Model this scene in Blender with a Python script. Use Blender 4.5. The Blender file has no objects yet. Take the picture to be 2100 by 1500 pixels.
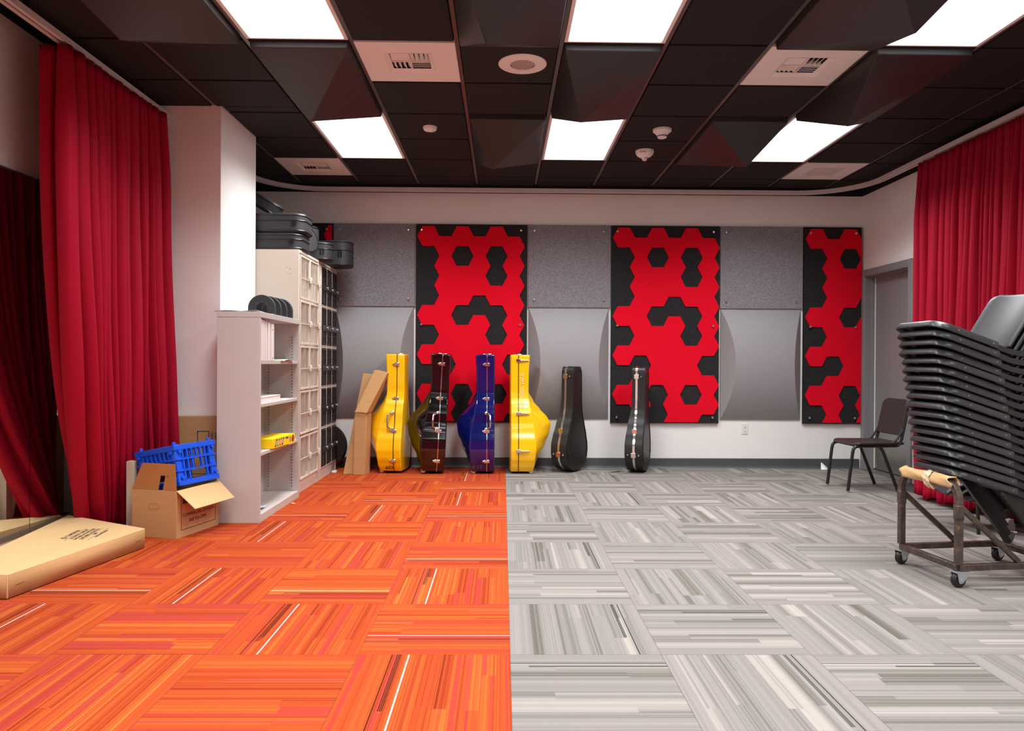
import bpy, bmesh, math, random
from mathutils import Vector, Matrix, Euler
random.seed(7)
PI = math.pi
SC = bpy.context.scene
COL = SC.collection

# ---------------------------------------------------------------- helpers
def lin(c):
    c /= 255.0
    return c / 12.92 if c <= 0.04045 else ((c + 0.055) / 1.055) ** 2.4

def rgb(r, g, b):
    return (lin(r), lin(g), lin(b), 1.0)

class MB:
    """collects primitive shapes and links them as ONE mesh object"""
    def __init__(s):
        s.v = []; s.f = []
    def add(s, vs, fs, M=None):
        n = len(s.v)
        if M is not None:
            vs = [tuple(M @ Vector(p)) for p in vs]
        s.v += [tuple(p) for p in vs]
        s.f += [tuple(i + n for i in f) for f in fs]
        return s
    def box(s, a, b, M=None):
        x0, y0, z0 = a; x1, y1, z1 = b
        vs = [(x0,y0,z0),(x1,y0,z0),(x1,y1,z0),(x0,y1,z0),(x0,y0,z1),(x1,y0,z1),(x1,y1,z1),(x0,y1,z1)]
        return s.add(vs, [(0,3,2,1),(4,5,6,7),(0,1,5,4),(1,2,6,5),(2,3,7,6),(3,0,4,7)], M)
    def cbox(s, c, d, M=None):
        return s.box([c[i]-d[i]/2 for i in range(3)], [c[i]+d[i]/2 for i in range(3)], M)
    def prism(s, poly, z0, z1, M=None):
        n = len(poly)
        vs = [(p[0],p[1],z0) for p in poly] + [(p[0],p[1],z1) for p in poly]
        fs = [tuple(range(n-1,-1,-1)), tuple(range(n,2*n))] + [(i,(i+1)%n,n+(i+1)%n,n+i) for i in range(n)]
        return s.add(vs, fs, M)
    def tube(s, path, r, n=10, closed=False, square=False, M=None, cap=True):
        P = [Vector(p) for p in path]; m = len(P)
        if square: n = 4
        rings = []; up = None
        for i, p in enumerate(P):
            if closed: t = (P[(i+1)%m]-P[i-1]).normalized()
            else: t = (P[min(i+1,m-1)]-P[max(i-1,0)]).normalized()
            if up is None:
                up = Vector((0,0,1)) if abs(t.z) < .9 else Vector((1,0,0))
                if square and abs(t.z) >= .9: up = Vector((1,0,0))
            a = t.cross(up)
            if a.length < 1e-6: a = t.orthogonal()
            a.normalize(); b = a.cross(t).normalized(); up = b
            k = 1.0
            if 0 < i < m-1 or closed:
                d0 = (P[i]-P[i-1]).normalized(); d1 = (P[(i+1)%m]-P[i]).normalized()
                k = 1/max(.6, math.cos(d0.angle(d1,0)/2))
            rr = r[i] if isinstance(r,(list,tuple)) else r
            off = PI/4 if square else 0
            q = rr*math.sqrt(2) if square else rr
            rings.append([tuple(p + a*(math.cos(off+2*PI*j/n)*q*(k if square else 1)) + b*(math.sin(off+2*PI*j/n)*q)) for j in range(n)])
        vs = [v for R in rings for v in R]; fs = []
        for i in range(m if closed else m-1):
            for j in range(n):
                k2 = (i+1)%m
                fs.append((i*n+j, i*n+(j+1)%n, k2*n+(j+1)%n, k2*n+j))
        if not closed and cap:
            fs += [tuple(range(n-1,-1,-1)), tuple((m-1)*n+j for j in range(n))]
        return s.add(vs, fs, M)
    def lathe(s, prof, n=24, M=None):
        """profile (r,z) bottom to top, spun about z"""
        vs = []; fs = []; m = len(prof)
        for r, z in prof:
            for j in range(n):
                vs.append((r*math.cos(2*PI*j/n), r*math.sin(2*PI*j/n), z))
        for i in range(m-1):
            for j in range(n):
                fs.append((i*n+j, i*n+(j+1)%n, (i+1)*n+(j+1)%n, (i+1)*n+j))
        fs += [tuple(range(n-1,-1,-1)), tuple((m-1)*n+j for j in range(n))]
        return s.add(vs, fs, M)
    def grid(s, fn, nu, nv, M=None, close_u=False):
        vs = [fn(i/(nu-(0 if close_u else 1)), j/(nv-1)) for j in range(nv) for i in range(nu)]
        fs = []
        for j in range(nv-1):
            for i in range(nu if close_u else nu-1):
                i2 = (i+1) % nu
                fs.append((j*nu+i, j*nu+i2, (j+1)*nu+i2, (j+1)*nu+i))
        return s.add(vs, fs, M)
    def build(s, name, mat, parent=None, bevel=0.0, seg=2, angle=35, weld=False, smooth=True, solid=0.0):
        me = bpy.data.meshes.new(name)
        me.from_pydata(s.v, [], s.f); me.update()
        bm = bmesh.new(); bm.from_mesh(me)
        if weld: bmesh.ops.remove_doubles(bm, verts=bm.verts, dist=1e-5)
        bmesh.ops.recalc_face_normals(bm, faces=bm.faces)
        bm.to_mesh(me); bm.free()
        if smooth:
            me.shade_smooth(); me.set_sharp_from_angle(angle=math.radians(angle))
        o = bpy.data.objects.new(name, me); COL.objects.link(o)
        if mat: me.materials.append(mat)
        if parent: o.parent = parent
        if solid:
            m = o.modifiers.new('solid','SOLIDIFY'); m.thickness = solid; m.offset = 0
        if bevel:
            m = o.modifiers.new('bevel','BEVEL'); m.width = bevel; m.segments = seg; m.limit_method = 'ANGLE'
            m.angle_limit = math.radians(40); m.harden_normals = False
        return o

def tag(o, label, cat, group=None, kind=None):
    o['label'] = label; o['category'] = cat
    if group: o['group'] = group
    if kind: o['kind'] = kind
    return o

def thing(name, label, cat, loc=(0,0,0), rot=(0,0,0), group=None):
    o = bpy.data.objects.new(name, None); COL.objects.link(o)
    o.empty_display_size = .1
    o.location = loc; o.rotation_euler = rot
    return tag(o, label, cat, group)

def struct(o):
    o['kind'] = 'structure'; return o

def dup(root, loc=None, rot=None, label=None, group=None):
    def cp(o, par):
        c = o.copy(); COL.objects.link(c)
        if par: c.parent = par
        for k in [k for k in KIDS.get(o.name, [])]:
            cp(k, c)
        return c
    KIDS = {}
    for o in bpy.data.objects:
        if o.parent: KIDS.setdefault(o.parent.name, []).append(o)
    r = cp(root, None)
    if loc is not None: r.location = loc
    if rot is not None: r.rotation_euler = rot
    if label: r['label'] = label
    if group: r['group'] = group
    return r

def key(ks, z):
    """smooth interpolation in a list of (z, value)"""
    if z <= ks[0][0]: return ks[0][1]
    for (a, va), (b, vb) in zip(ks, ks[1:]):
        if z <= b:
            t = (z-a)/(b-a); t = t*t*(3-2*t)*.6 + t*.4
            return va + (vb-va)*t
    return ks[-1][1]

def text(body, size, mat, M, parent, name='printed_text', align='CENTER', depth=.0004, sx=1.0):
    cu = bpy.data.curves.new(name, 'FONT'); cu.body = body; cu.size = size
    cu.align_x = align; cu.align_y = 'CENTER'; cu.extrude = depth; cu.resolution_u = 3
    t = bpy.data.objects.new('tmp', cu); COL.objects.link(t)
    me = bpy.data.meshes.new_from_object(t); me.name = name
    bpy.data.objects.remove(t); bpy.data.curves.remove(cu)
    me.materials.clear(); me.materials.append(mat)
    o = bpy.data.objects.new(name, me); COL.objects.link(o)
    if parent: o.parent = parent
    o.matrix_basis = M @ Matrix.Diagonal((sx,1,1,1))
    return o

def frame(o, x, y):
    """matrix with given origin, text direction x and text up y"""
    x = Vector(x).normalized(); y = Vector(y); y = (y - x*y.dot(x)).normalized(); z = x.cross(y)
    M = Matrix((x, y, z)).transposed().to_4x4(); M.translation = Vector(o); return M

def rrect(x0, y0, x1, y1, r, n=6):
    """rounded rectangle polygon; r a number or four corner radii (x0y0, x1y0, x1y1, x0y1)"""
    rs = r if isinstance(r, (list, tuple)) else (r,)*4
    out = []
    for (cx, cy, a0, q) in ((x0,y0,PI,rs[0]),(x1,y0,1.5*PI,rs[1]),(x1,y1,0,rs[2]),(x0,y1,.5*PI,rs[3])):
        ox = cx + (q if cx == x0 else -q); oy = cy + (q if cy == y0 else -q)
        for i in range(n+1):
            a = a0 + (PI/2)*i/n
            out.append((ox + q*math.cos(a), oy + q*math.sin(a)))
    return out

# ---------------------------------------------------------------- materials
class NT:
    def __init__(s, name):
        s.m = bpy.data.materials.new(name); s.m.use_nodes = True
        s.t = s.m.node_tree; s.t.nodes.clear()
        s.out = s.t.nodes.new('ShaderNodeOutputMaterial')
        s.b = s.t.nodes.new('ShaderNodeBsdfPrincipled')
        s.t.links.new(s.b.outputs[0], s.out.inputs[0])
    def n(s, typ, **k):
        o = s.t.nodes.new(typ)
        for a, v in k.items(): setattr(o, a, v)
        return o
    def l(s, a, b): s.t.links.new(a, b)
    def _in(s, sock, v):
        if isinstance(v, (int, float)): sock.default_value = v
        else: s.l(v, sock)
    def m2(s, op, a, b=0.0, c=None, clamp=False):
        o = s.n('ShaderNodeMath', operation=op, use_clamp=clamp)
        s._in(o.inputs[0], a); s._in(o.inputs[1], b)
        if c is not None: s._in(o.inputs[2], c)
        return o.outputs[0]
    def xyz(s, a, b, c=0.0):
        o = s.n('ShaderNodeCombineXYZ')
        for i, v in enumerate((a, b, c)): s._in(o.inputs[i], v)
        return o.outputs[0]
    def white(s, vec):
        o = s.n('ShaderNodeTexWhiteNoise', noise_dimensions='3D'); s.l(vec, o.inputs['Vector']); return o.outputs['Value']
    def noise(s, vec, scale, detail=2.0, rough=.5):
        o = s.n('ShaderNodeTexNoise', noise_dimensions='3D')
        if vec is not None: s.l(vec, o.inputs['Vector'])
        o.inputs['Scale'].default_value = scale; o.inputs['Detail'].default_value = detail; o.inputs['Roughness'].default_value = rough
        return o.outputs[0]
    def ramp(s, fac, stops, interp='LINEAR'):
        o = s.n('ShaderNodeValToRGB'); o.color_ramp.interpolation = interp
        e = o.color_ramp.elements
        while len(e) < len(stops): e.new(.5)
        for q, (p, c) in zip(e, stops): q.position = p; q.color = c
        s.l(fac, o.inputs[0]); return o.outputs[0]
    def mix(s, fac, a, b):
        o = s.n('ShaderNodeMix', data_type='RGBA')
        s._in(o.inputs[0], fac)
        for i, v in ((6, a), (7, b)):
            if isinstance(v, tuple): o.inputs[i].default_value = v
            else: s.l(v, o.inputs[i])
        return o.outputs[2]
    def bump(s, h, strength=.3, dist=.002):
        o = s.n('ShaderNodeBump'); o.inputs['Strength'].default_value = strength; o.inputs['Distance'].default_value = dist
        s.l(h, o.inputs['Height']); s.l(o.outputs[0], s.b.inputs['Normal'])
    def obj(s): return s.n('ShaderNodeTexCoord').outputs['Object']
    def pos(s): return s.n('ShaderNodeNewGeometry').outputs['Position']

def mat(name, col, rough=.5, metal=0.0, var=.08, vscale=6.0, bump=0.0, bscale=300.0, coat=0.0, sheen=0.0, spec=.5, stretch=None, emit=None):
    k = NT(name); b = k.b
    vec = k.obj()
    if stretch:
        mp = k.n('ShaderNodeMapping'); mp.inputs['Scale'].default_value = stretch; k.l(vec, mp.inputs[0]); vec = mp.outputs[0]
    f = k.noise(vec, vscale, 4.0, .6)
    a = tuple(max(0, c*(1-var)) for c in col[:3]) + (1,)
    c = tuple(min(1, c*(1+var)) for c in col[:3]) + (1,)
    k.l(k.ramp(f, [(.3, a), (.7, c)]), b.inputs['Base Color'])
    b.inputs['Roughness'].default_value = rough; b.inputs['Metallic'].default_value = metal
    b.inputs['Coat Weight'].default_value = coat; b.inputs['Coat Roughness'].default_value = .06
    b.inputs['Sheen Weight'].default_value = sheen; b.inputs['Specular IOR Level'].default_value = spec
    if sheen: b.inputs['Sheen Roughness'].default_value = .4; b.inputs['Sheen Tint'].default_value = col
    if bump: k.bump(k.noise(vec, bscale, 2.0), bump, .001)
    if emit: b.inputs['Emission Color'].default_value = emit[0]; b.inputs['Emission Strength'].default_value = emit[1]
    return k.m

M = {}
M['wall'] = mat('white_wall_paint', rgb(237,234,230), .6, var=.015, bump=.05, bscale=500)
M['black_paint'] = mat('black_paint', rgb(14,13,13), .9)
M['ceil'] = mat('black_ceiling_tile', rgb(24,21,21), .75, var=.08, vscale=40, bump=.1, bscale=400, spec=.35)
M['tee'] = mat('dark_grid_metal', rgb(96,90,90), .4, metal=.4, var=.03)
M['pyr'] = mat('black_diffuser_skin', rgb(38,36,37), .45, var=.10, vscale=30, spec=.5)
M['white_metal'] = mat('white_enamel', rgb(232,226,220), .45, var=.02)
M['white_plastic'] = mat('white_plastic', rgb(230,226,220), .4, var=.02)
M['track'] = mat('white_track_metal', rgb(205,198,194), .4, var=.02)
M['base'] = mat('dark_grey_rubber', rgb(74,76,78), .45, var=.05)
M['felt_grey'] = None
M['chrome'] = mat('chrome', rgb(225,222,220), .18, metal=1.0, var=.03)
M['gold'] = mat('brass', rgb(205,180,120), .3, metal=1.0, var=.05)
M['black_felt'] = mat('black_felt', rgb(44,43,44), .95, var=.4, vscale=120, bump=.3, bscale=600, spec=.1)
M['red_felt'] = mat('red_felt', rgb(222,6,36), .9, var=.06, vscale=150, bump=.2, bscale=700, spec=.15)
M['diff_grey'] = mat('grey_diffuser_skin', rgb(146,143,145), .6, var=.03, vscale=60)
M['door'] = mat('grey_door_paint', rgb(132,130,132), .45, var=.02)
M['steel'] = mat('brushed_steel', rgb(150,146,140), .35, metal=.8, var=.12, vscale=5)
M['velvet'] = mat('red_velvet', rgb(154,0,36), .75, var=.05, vscale=3, sheen=.15, spec=.2)
M['beige'] = mat('beige_locker_enamel', rgb(212,200,186), .45, var=.02)
M['shelf_grey'] = mat('grey_shelf_enamel', rgb(188,180,174), .45, var=.02)
M['black_plastic'] = mat('black_plastic', rgb(22,22,23), .35, var=.15, vscale=20)
M['black_shell'] = mat('black_chair_plastic', rgb(44,43,45), .38, var=.10, vscale=18, bump=.12, bscale=350, spec=.5)
M['brown_shell'] = mat('dark_chair_plastic', rgb(46,38,38), .42, var=.08, vscale=18, bump=.1, bscale=400)
M['black_metal'] = mat('black_enamel_steel', rgb(26,25,25), .4, var=.1)
M['worn_steel'] = None
M['rubber'] = mat('black_rubber', rgb(24,23,23), .5, var=.2, vscale=30)
M['zinc'] = mat('zinc_plate', rgb(190,196,200), .35, metal=.8, var=.08)
M['card'] = mat('brown_cardboard', rgb(186,142,96), .8, var=.05, vscale=4, bump=.12, bscale=60, stretch=(1,1,12), spec=.2)
M['card_pale'] = mat('pale_cardboard', rgb(210,174,124), .75, var=.03, vscale=5, bump=.05, bscale=80, spec=.25)
M['card_in'] = mat('cardboard_inside', rgb(160,100,56), .85, var=.05, vscale=5, spec=.2)
M['ink'] = mat('dark_blue_ink', rgb(44,42,60), .7, var=.02)
M['ink_black'] = mat('black_ink', rgb(48,40,34), .7, var=.02)
M['blue'] = mat('blue_crate_plastic', rgb(8,84,222), .4, var=.04)
M['yellow'] = mat('yellow_gloss', rgb(250,192,0), .3, var=.03, coat=.6)
M['gloss_black'] = mat('black_gloss', rgb(14,11,11), .12, var=.2, coat=1.0)
M['gloss_navy'] = mat('navy_gloss', rgb(10,18,84), .12, var=.12, coat=1.0)
M['case_black'] = mat('black_vinyl_case', rgb(30,28,27), .42, var=.12, bump=.2, bscale=220)
M['nylon'] = mat('black_nylon', rgb(40,40,42), .6, var=.12, vscale=30, bump=.15, bscale=500)
M['nylon_grey'] = mat('grey_nylon', rgb(100,94,104), .65, var=.08, vscale=30, bump=.15, bscale=500)
M['white_paper'] = mat('white_paper', rgb(236,230,226), .7, var=.02)
M['candy'] = mat('yellow_print', rgb(250,206,10), .45, var=.02)
M['candy_blue'] = mat('blue_print', rgb(30,50,140), .5)
M['candy_red'] = mat('red_print', rgb(190,40,40), .5)
M['candy_brown'] = mat('brown_print', rgb(70,38,30), .5)
M['candy_green'] = mat('green_print', rgb(70,130,60), .5)
M['red_ink'] = mat('red_ink', rgb(200,40,36), .6)
M['chalk'] = mat('white_chalk', rgb(235,225,190), .8)
M['foam'] = mat('black_foam', rgb(46,47,50), .7, var=.1, vscale=20)
M['tape'] = mat('clear_tape', rgb(222,200,166), .25, var=.1, vscale=30)
M['wood'] = mat('pencil_wood', rgb(30,26,26), .5)

def make_felt():
    k = NT('grey_felt'); v = k.obj()
    mp = k.n('ShaderNodeMapping'); mp.inputs['Scale'].default_value = (1,1,2.2); k.l(v, mp.inputs[0])
    f = k.noise(mp.outputs[0], 95, 3.0, .65)
    k.l(k.ramp(f, [(.33, rgb(106,104,109)), (.55, rgb(138,135,140)), (.72, rgb(172,169,173))]), k.b.inputs['Base Color'])
    k.b.inputs['Roughness'].default_value = .95; k.b.inputs['Specular IOR Level'].default_value = .1
    k.bump(f, .2, .001); return k.m
M['felt_grey'] = make_felt()

def make_worn():
    k = NT('worn_dark_steel'); v = k.obj()
    f = k.noise(v, 14, 6.0, .7); g = k.noise(v, 60, 3.0, .6)
    s = k.m2('ADD', k.m2('MULTIPLY', f, .7), k.m2('MULTIPLY', g, .3))
    k.l(k.ramp(s, [(.38, rgb(64,56,52)), (.58, rgb(98,84,76)), (.65, rgb(134,104,82)), (.71, rgb(180,162,148))]), k.b.inputs['Base Color'])
    k.b.inputs['Roughness'].default_value = .45; k.b.inputs['Metallic'].default_value = .55
    return k.m
M['worn_steel'] = make_worn()

def make_carpet():
    FX, FY, T = .0346, 2.763, .577
    k = NT('carpet_tiles'); b = k.b
    sp = k.n('ShaderNodeSeparateXYZ'); k.l(k.pos(), sp.inputs[0])
    x = k.m2('DIVIDE', k.m2('SUBTRACT', sp.outputs[0], FX), T)
    y = k.m2('DIVIDE', k.m2('SUBTRACT', sp.outputs[1], FY), T)
    ix = k.m2('FLOOR', x); iy = k.m2('FLOOR', y)
    fx = k.m2('SUBTRACT', x, ix); fy = k.m2('SUBTRACT', y, iy)
    par = k.m2('FLOORED_MODULO', k.m2('ADD', ix, iy), 2.0)          # 0: stripes run along y, 1: along x
    par = k.m2('GREATER_THAN', par, .5)
    ipar = k.m2('SUBTRACT', 1.0, par)
    u0 = k.m2('ADD', k.m2('MULTIPLY', fx, ipar), k.m2('MULTIPLY', fy, par))
    v = k.m2('ADD', k.m2('MULTIPLY', fy, ipar), k.m2('MULTIPLY', fx, par))
    h1 = k.white(k.xyz(ix, iy, 1.7)); h2 = k.white(k.xyz(ix, iy, 5.3)); h3 = k.white(k.xyz(ix, iy, 9.1))
    u = u0
    tid = k.m2('MULTIPLY', h3, 50.0)
    # lengthwise change-over of the yarns: each band switches colour once along the tile
    band = k.m2('FLOOR', k.m2('MULTIPLY', u, 11.0))
    cut = k.white(k.xyz(band, tid, 3.0))
    cut = k.m2('ADD', k.m2('MULTIPLY', cut, .15), k.m2('ADD', k.m2('MULTIPLY', k.m2('GREATER_THAN', cut, .5), .38), .22))
    seg = k.m2('MULTIPLY', k.m2('GREATER_THAN', v, cut), k.m2('GREATER_THAN', k.white(k.xyz(band, tid, 8.0)), .45))
    broad = k.noise(k.xyz(k.m2('MULTIPLY', u, 9.0), k.m2('MULTIPLY', seg, 2.6), tid), 1.0, 1.0, .5)
    broad = k.m2('ADD', k.m2('MULTIPLY', k.m2('SUBTRACT', broad, .5), 2.7), .46, clamp=True)
    fine = k.white(k.xyz(k.m2('FLOOR', k.m2('MULTIPLY', u, 62.0)), tid, k.m2('MULTIPLY', seg, .6)))
    fine2 = k.white(k.xyz(k.m2('FLOOR', k.m2('MULTIPLY', u, 150.0)), tid, 2.0))
    groove = k.m2('LESS_THAN', k.white(k.xyz(k.m2('FLOOR', k.m2('MULTIPLY', u, 105.0)), tid, 6.0)), .22)
    groove = k.m2('MULTIPLY', groove, k.m2('LESS_THAN', k.m2('FRACT', k.m2('MULTIPLY', u, 105.0)), .55))
    edge = k.m2('GREATER_THAN', k.m2('ABSOLUTE', k.m2('SUBTRACT', u, .5)), .42)   # calmer bands at both sides of a tile
    calm = k.m2('SUBTRACT', 1.0, k.m2('MULTIPLY', edge, .7))
    def lev(a, b_, c): return k.m2('SUBTRACT', k.m2('ADD', k.m2('MULTIPLY', k.m2('ADD', k.m2('MULTIPLY', broad, a), k.m2('ADD', k.m2('MULTIPLY', fine, b_), k.m2('MULTIPLY', fine2, c))), calm), k.m2('MULTIPLY', edge, .34)), k.m2('MULTIPLY', groove, .17))
    val = lev(.64, .19, .17)
    gray = k.ramp(val, [(.02, rgb(100,94,87)), (.18, rgb(122,116,108)), (.36, rgb(141,134,129)), (.54, rgb(151,143,139)), (.76, rgb(170,161,153)), (.97, rgb(183,173,163))])
    val = lev(.46, .28, .26)
    hue = k.noise(k.xyz(k.m2('MULTIPLY', u, 14.0), k.m2('MULTIPLY', seg, 3.1), k.m2('ADD', tid, 7.0)), 1.0, 0.0)
    oran = k.ramp(val, [(.06, rgb(138,46,16)), (.24, rgb(172,60,24)), (.42, rgb(194,76,34)), (.58, rgb(202,86,36)), (.74, rgb(204,103,40)), (.88, rgb(198,120,54)), (.98, rgb(206,134,70))])
    pink = k.m2('MULTIPLY', k.m2('GREATER_THAN', hue, .61), .7)
    oran = k.mix(pink, oran, rgb(186,60,54))
    # thin dark accent yarns and, on the orange side, a white one
    has = k.m2('GREATER_THAN', h1, .52)
    def line(c, w): return k.m2('LESS_THAN', k.m2('ABSOLUTE', k.m2('SUBTRACT', u, c)), w)
    part = k.m2('GREATER_THAN', v, k.m2('MULTIPLY', h2, .6))
    dkg = k.m2('MULTIPLY', has, k.m2('MAXIMUM', line(.86, .0035), k.m2('MULTIPLY', k.m2('MAXIMUM', k.m2('MAXIMUM', line(.806, .0025), line(.815, .0025)), line(.823, .0025)), part)))
    gray = k.mix(dkg, gray, rgb(42,38,36))
    dko = k.m2('MULTIPLY', has, k.m2('MAXIMUM', line(.225, .003), k.m2('MULTIPLY', k.m2('MAXIMUM', k.m2('MAXIMUM', line(.260, .0028), line(.270, .0028)), line(.280, .0028)), part)))
    oran = k.mix(dko, oran, rgb(60,26,10))
    wh = k.m2('MULTIPLY', k.m2('MULTIPLY', has, line(.335, .005)), 1.0)
    oran = k.mix(wh, oran, rgb(236,214,206))
    side = k.m2('LESS_THAN', sp.outputs[0], FX)
    col = k.mix(side, gray, oran)
    # seams
    def seam(f): return k.m2('GREATER_THAN', k.m2('ABSOLUTE', k.m2('SUBTRACT', f, .5)), .4965)
    sm = k.m2('MULTIPLY', k.m2('MAXIMUM', seam(fx), seam(fy)), .35)
    col = k.mix(sm, col, rgb(70,50,40))
    pile = k.noise(k.pos(), 420, 2.0, .6)
    mott = k.m2('ADD', .56, k.m2('MULTIPLY', pile, .30))
    vm = k.n('ShaderNodeVectorMath', operation='SCALE'); k.l(col, vm.inputs[0]); k.l(mott, vm.inputs['Scale'])
    k.l(vm.outputs[0], b.inputs['Base Color'])
    b.inputs['Roughness'].default_value = .95; b.inputs['Specular IOR Level'].default_value = .12
    k.bump(k.m2('ADD', pile, fine2), .35, .003)
    return k.m
M['carpet'] = make_carpet()

def make_mirror():
    k = NT('mirror_glass'); k.b.inputs['Base Color'].default_value = (.82,.84,.82,1); k.b.inputs['Metallic'].default_value = 1
    r = k.noise(k.obj(), 3, 2); k.l(k.ramp(r, [(.3,(.004,.004,.004,1)), (.7,(.012,.012,.012,1))]), k.b.inputs['Roughness'])
    return k.m
M['mirror'] = make_mirror()

LAMP = 1.7
def make_lamp():
    k = NT('lit_lamp_lens')
    v = k.obj(); w = k.n('ShaderNodeTexWave'); w.inputs['Scale'].default_value = 60; w.inputs['Distortion'].default_value = 0
    k.l(v, w.inputs['Vector'])
    k.b.inputs['Base Color'].default_value = (.8,.8,.8,1)
    k.b.inputs['Emission Color'].default_value = (.955,.985,1.0,1)
    s = k.m2('ADD', LAMP*.95, k.m2('MULTIPLY', w.outputs['Fac'], LAMP*.1))
    k.l(s, k.b.inputs['Emission Strength'])
    return k.m
M['lamp'] = make_lamp()
M['wheel_grey'] = mat('grey_tyre', rgb(96,96,94), .6, var=.15, vscale=15)
# ---------------------------------------------------------------- camera
cam = bpy.data.cameras.new('camera'); cam.sensor_width = 36.0; cam.lens = 1491.36/2100*36.0
cam.clip_start = .05
co = bpy.data.objects.new('camera', cam); COL.objects.link(co)
RT = Vector((.99990, -.01280, .00557)); FW = Vector((.01282, .99991, -.00401)).normalized()
UP = RT.cross(FW).normalized(); RT = FW.cross(UP).normalized()
cm = Matrix((RT, UP, -FW)).transposed().to_4x4(); cm.translation = Vector((0, 0, 1.112)); co.matrix_world = cm
SC.camera = co

# ---------------------------------------------------------------- room shell
XL, XR, YB, YF, ZD = -2.82, 3.83, 7.72, -3.2, 3.2
def S(mb, name, m, **k): return struct(mb.build(name, m, **k))
S(MB().box((XL-.1,YF-.1,-.1),(XR+.35,YB+.1,0)), 'floor', M['carpet'], smooth=False)
S(MB().box((XL-.1,YF-.1,ZD),(XR+.35,YB+.1,ZD+.1)), 'ceiling_deck', M['black_paint'], smooth=False)
S(MB().box((XL-.1,YF,0),(XL,YB,3.05)), 'wall_left', M['wall'], smooth=False)
S(MB().box((XL-.1,YF,3.05),(XL,YB,ZD)), 'wall_left_upper', M['black_paint'], smooth=False)
S(MB().box((XL-.1,YB,0),(XR+.35,YB+.1,2.905)), 'wall_back', M['wall'], smooth=False)
S(MB().box((XL-.1,YB,2.905),(XR+.35,YB+.1,ZD)), 'wall_back_upper', M['black_paint'], smooth=False)
S(MB().box((XL-.1,YF-.1,0),(XR+.35,YF,ZD)), 'wall_front', M['velvet'], smooth=False)
# right wall with the door opening (y 6.80 .. 7.64, z 0 .. 2.06)
DY0, DY1, DZ = 6.80, 7.64, 2.05
S(MB().box((XR,YF,0),(XR+.3,DY0,2.905)).box((XR,DY0,DZ),(XR+.3,DY1,2.905)).box((XR,DY1,0),(XR+.3,YB,2.905)), 'wall_right', M['wall'], smooth=False)
S(MB().box((XR,YF,2.905),(XR+.3,YB,ZD)), 'wall_right_upper', M['black_paint'], smooth=False)
# boxed-out pillar on the left
PX0, PX1, PY0, PY1 = XL, -2.06, 5.33, 6.08
S(MB().box((PX0,PY0,0),(PX1,PY1,ZD)), 'wall_pillar', M['wall'], bevel=.004)
# rubber bases
def base_profile(): return [(0,0),(.022,0),(.014,.012),(.011,.03),(.011,.10),(.008,.104),(0,.104)]
def base_run(name, p0, p1, nrm):
    mb = MB(); pr = base_profile(); n = len(pr); vs = []
    for p in (p0, p1):
        for d, z in pr: vs.append((p[0]+nrm[0]*d, p[1]+nrm[1]*d, z))
    fs = [(i,(i+1)%n,n+(i+1)%n,n+i) for i in range(n)] + [tuple(range(n)), tuple(range(2*n-1,n-1,-1))]
    mb.add(vs, fs); S(mb, name, M['base'])
base_run('baseboard_back', (-2.05,YB,0), (XR-.02,YB,0), (0,-1))
pass
base_run('baseboard_right', (XR,YF,0), (XR,DY0-.12,0), (-1,0))
base_run('baseboard_pillar', (PX1,PY0,0), (PX1,PY1,0), (1,0))

# door 1: frame is part of the wall trim, leaf and kick plate are the door
d = thing('door_1', 'grey steel door in grey frame in the right wall by the back corner', 'door', (XR,0,0)); d['kind'] = 'structure'
fr = MB()
for y0, y1, z0, z1 in ((DY0-.06,DY0,0,DZ+.06),(DY1,DY1+.055,0,DZ+.06),(DY0,DY1,DZ,DZ+.06)):
    fr.box((-.018,y0,z0),(0,y1,z1))
for y0, y1, z0, z1 in ((DY0,DY0+.012,0,DZ),(DY1-.012,DY1,0,DZ),(DY0+.012,DY1-.012,DZ-.012,DZ)):
    fr.box((-.016,y0,z0),(.20,y1,z1))
for y0, y1, z0, z1 in ((DY0+.012,DY0+.028,0,DZ-.012),(DY1-.028,DY1-.012,0,DZ-.012),(DY0+.028,DY1-.028,DZ-.028,DZ-.012)):
    fr.box((.05,y0,z0),(.085,y1,z1))
fr.build('door_frame', M['door'], d, bevel=.003)
leaf = MB().box((.095,DY0+.016,.02),(.14,DY1-.016,DZ-.016)).build('door_leaf', M['door'], d, bevel=.002)
MB().box((.0925,DY0+.03,.03),(.0948,DY1-.03,.285)).build('kick_plate', M['steel'], d)
g = MB()
for y in (DY0+.07, 7.2, DY1-.07):
    for z in (.05,.265): g.lathe([(.004,0),(.003,.002)], 8, Matrix.Translation((.0915,y,z)) @ Matrix.Rotation(-PI/2,4,'Y'))
g.build('plate_screws', M['chrome'], d)
MB().box((.086,DY1-.040,.02),(.094,DY1-.020,DZ-.02)).build('seal_strip', M['white_metal'], d, bevel=.002)
MB().box((-.02,DY0,0),(.20,DY1,.012)).build('threshold', M['steel'], d, bevel=.004)

# ---------------------------------------------------------------- suspended ceiling
T = .6096; QX, QZ, ZC = -.277, 6.657, 2.977
def cx(i): return QX + i*T
def cy(j): return QZ + j*T
CX0, CX1, CY0, CY1 = -2.62, 3.78, -3.1, 7.60
used = set()
lamps = []; pyrs = []
for ci, par in ((-2,0),(1,0),(4,0)):
    for j in range(-18, 2):
        pass
def block(ci, j):      # one column wide, two rows deep starting at row j
    used.add((ci,j)); used.add((ci,j+1))
for ci in (-2,1,4):
    for j in (-2,-6,-10,-14): lamps.append((ci,j)); block(ci,j)
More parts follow.
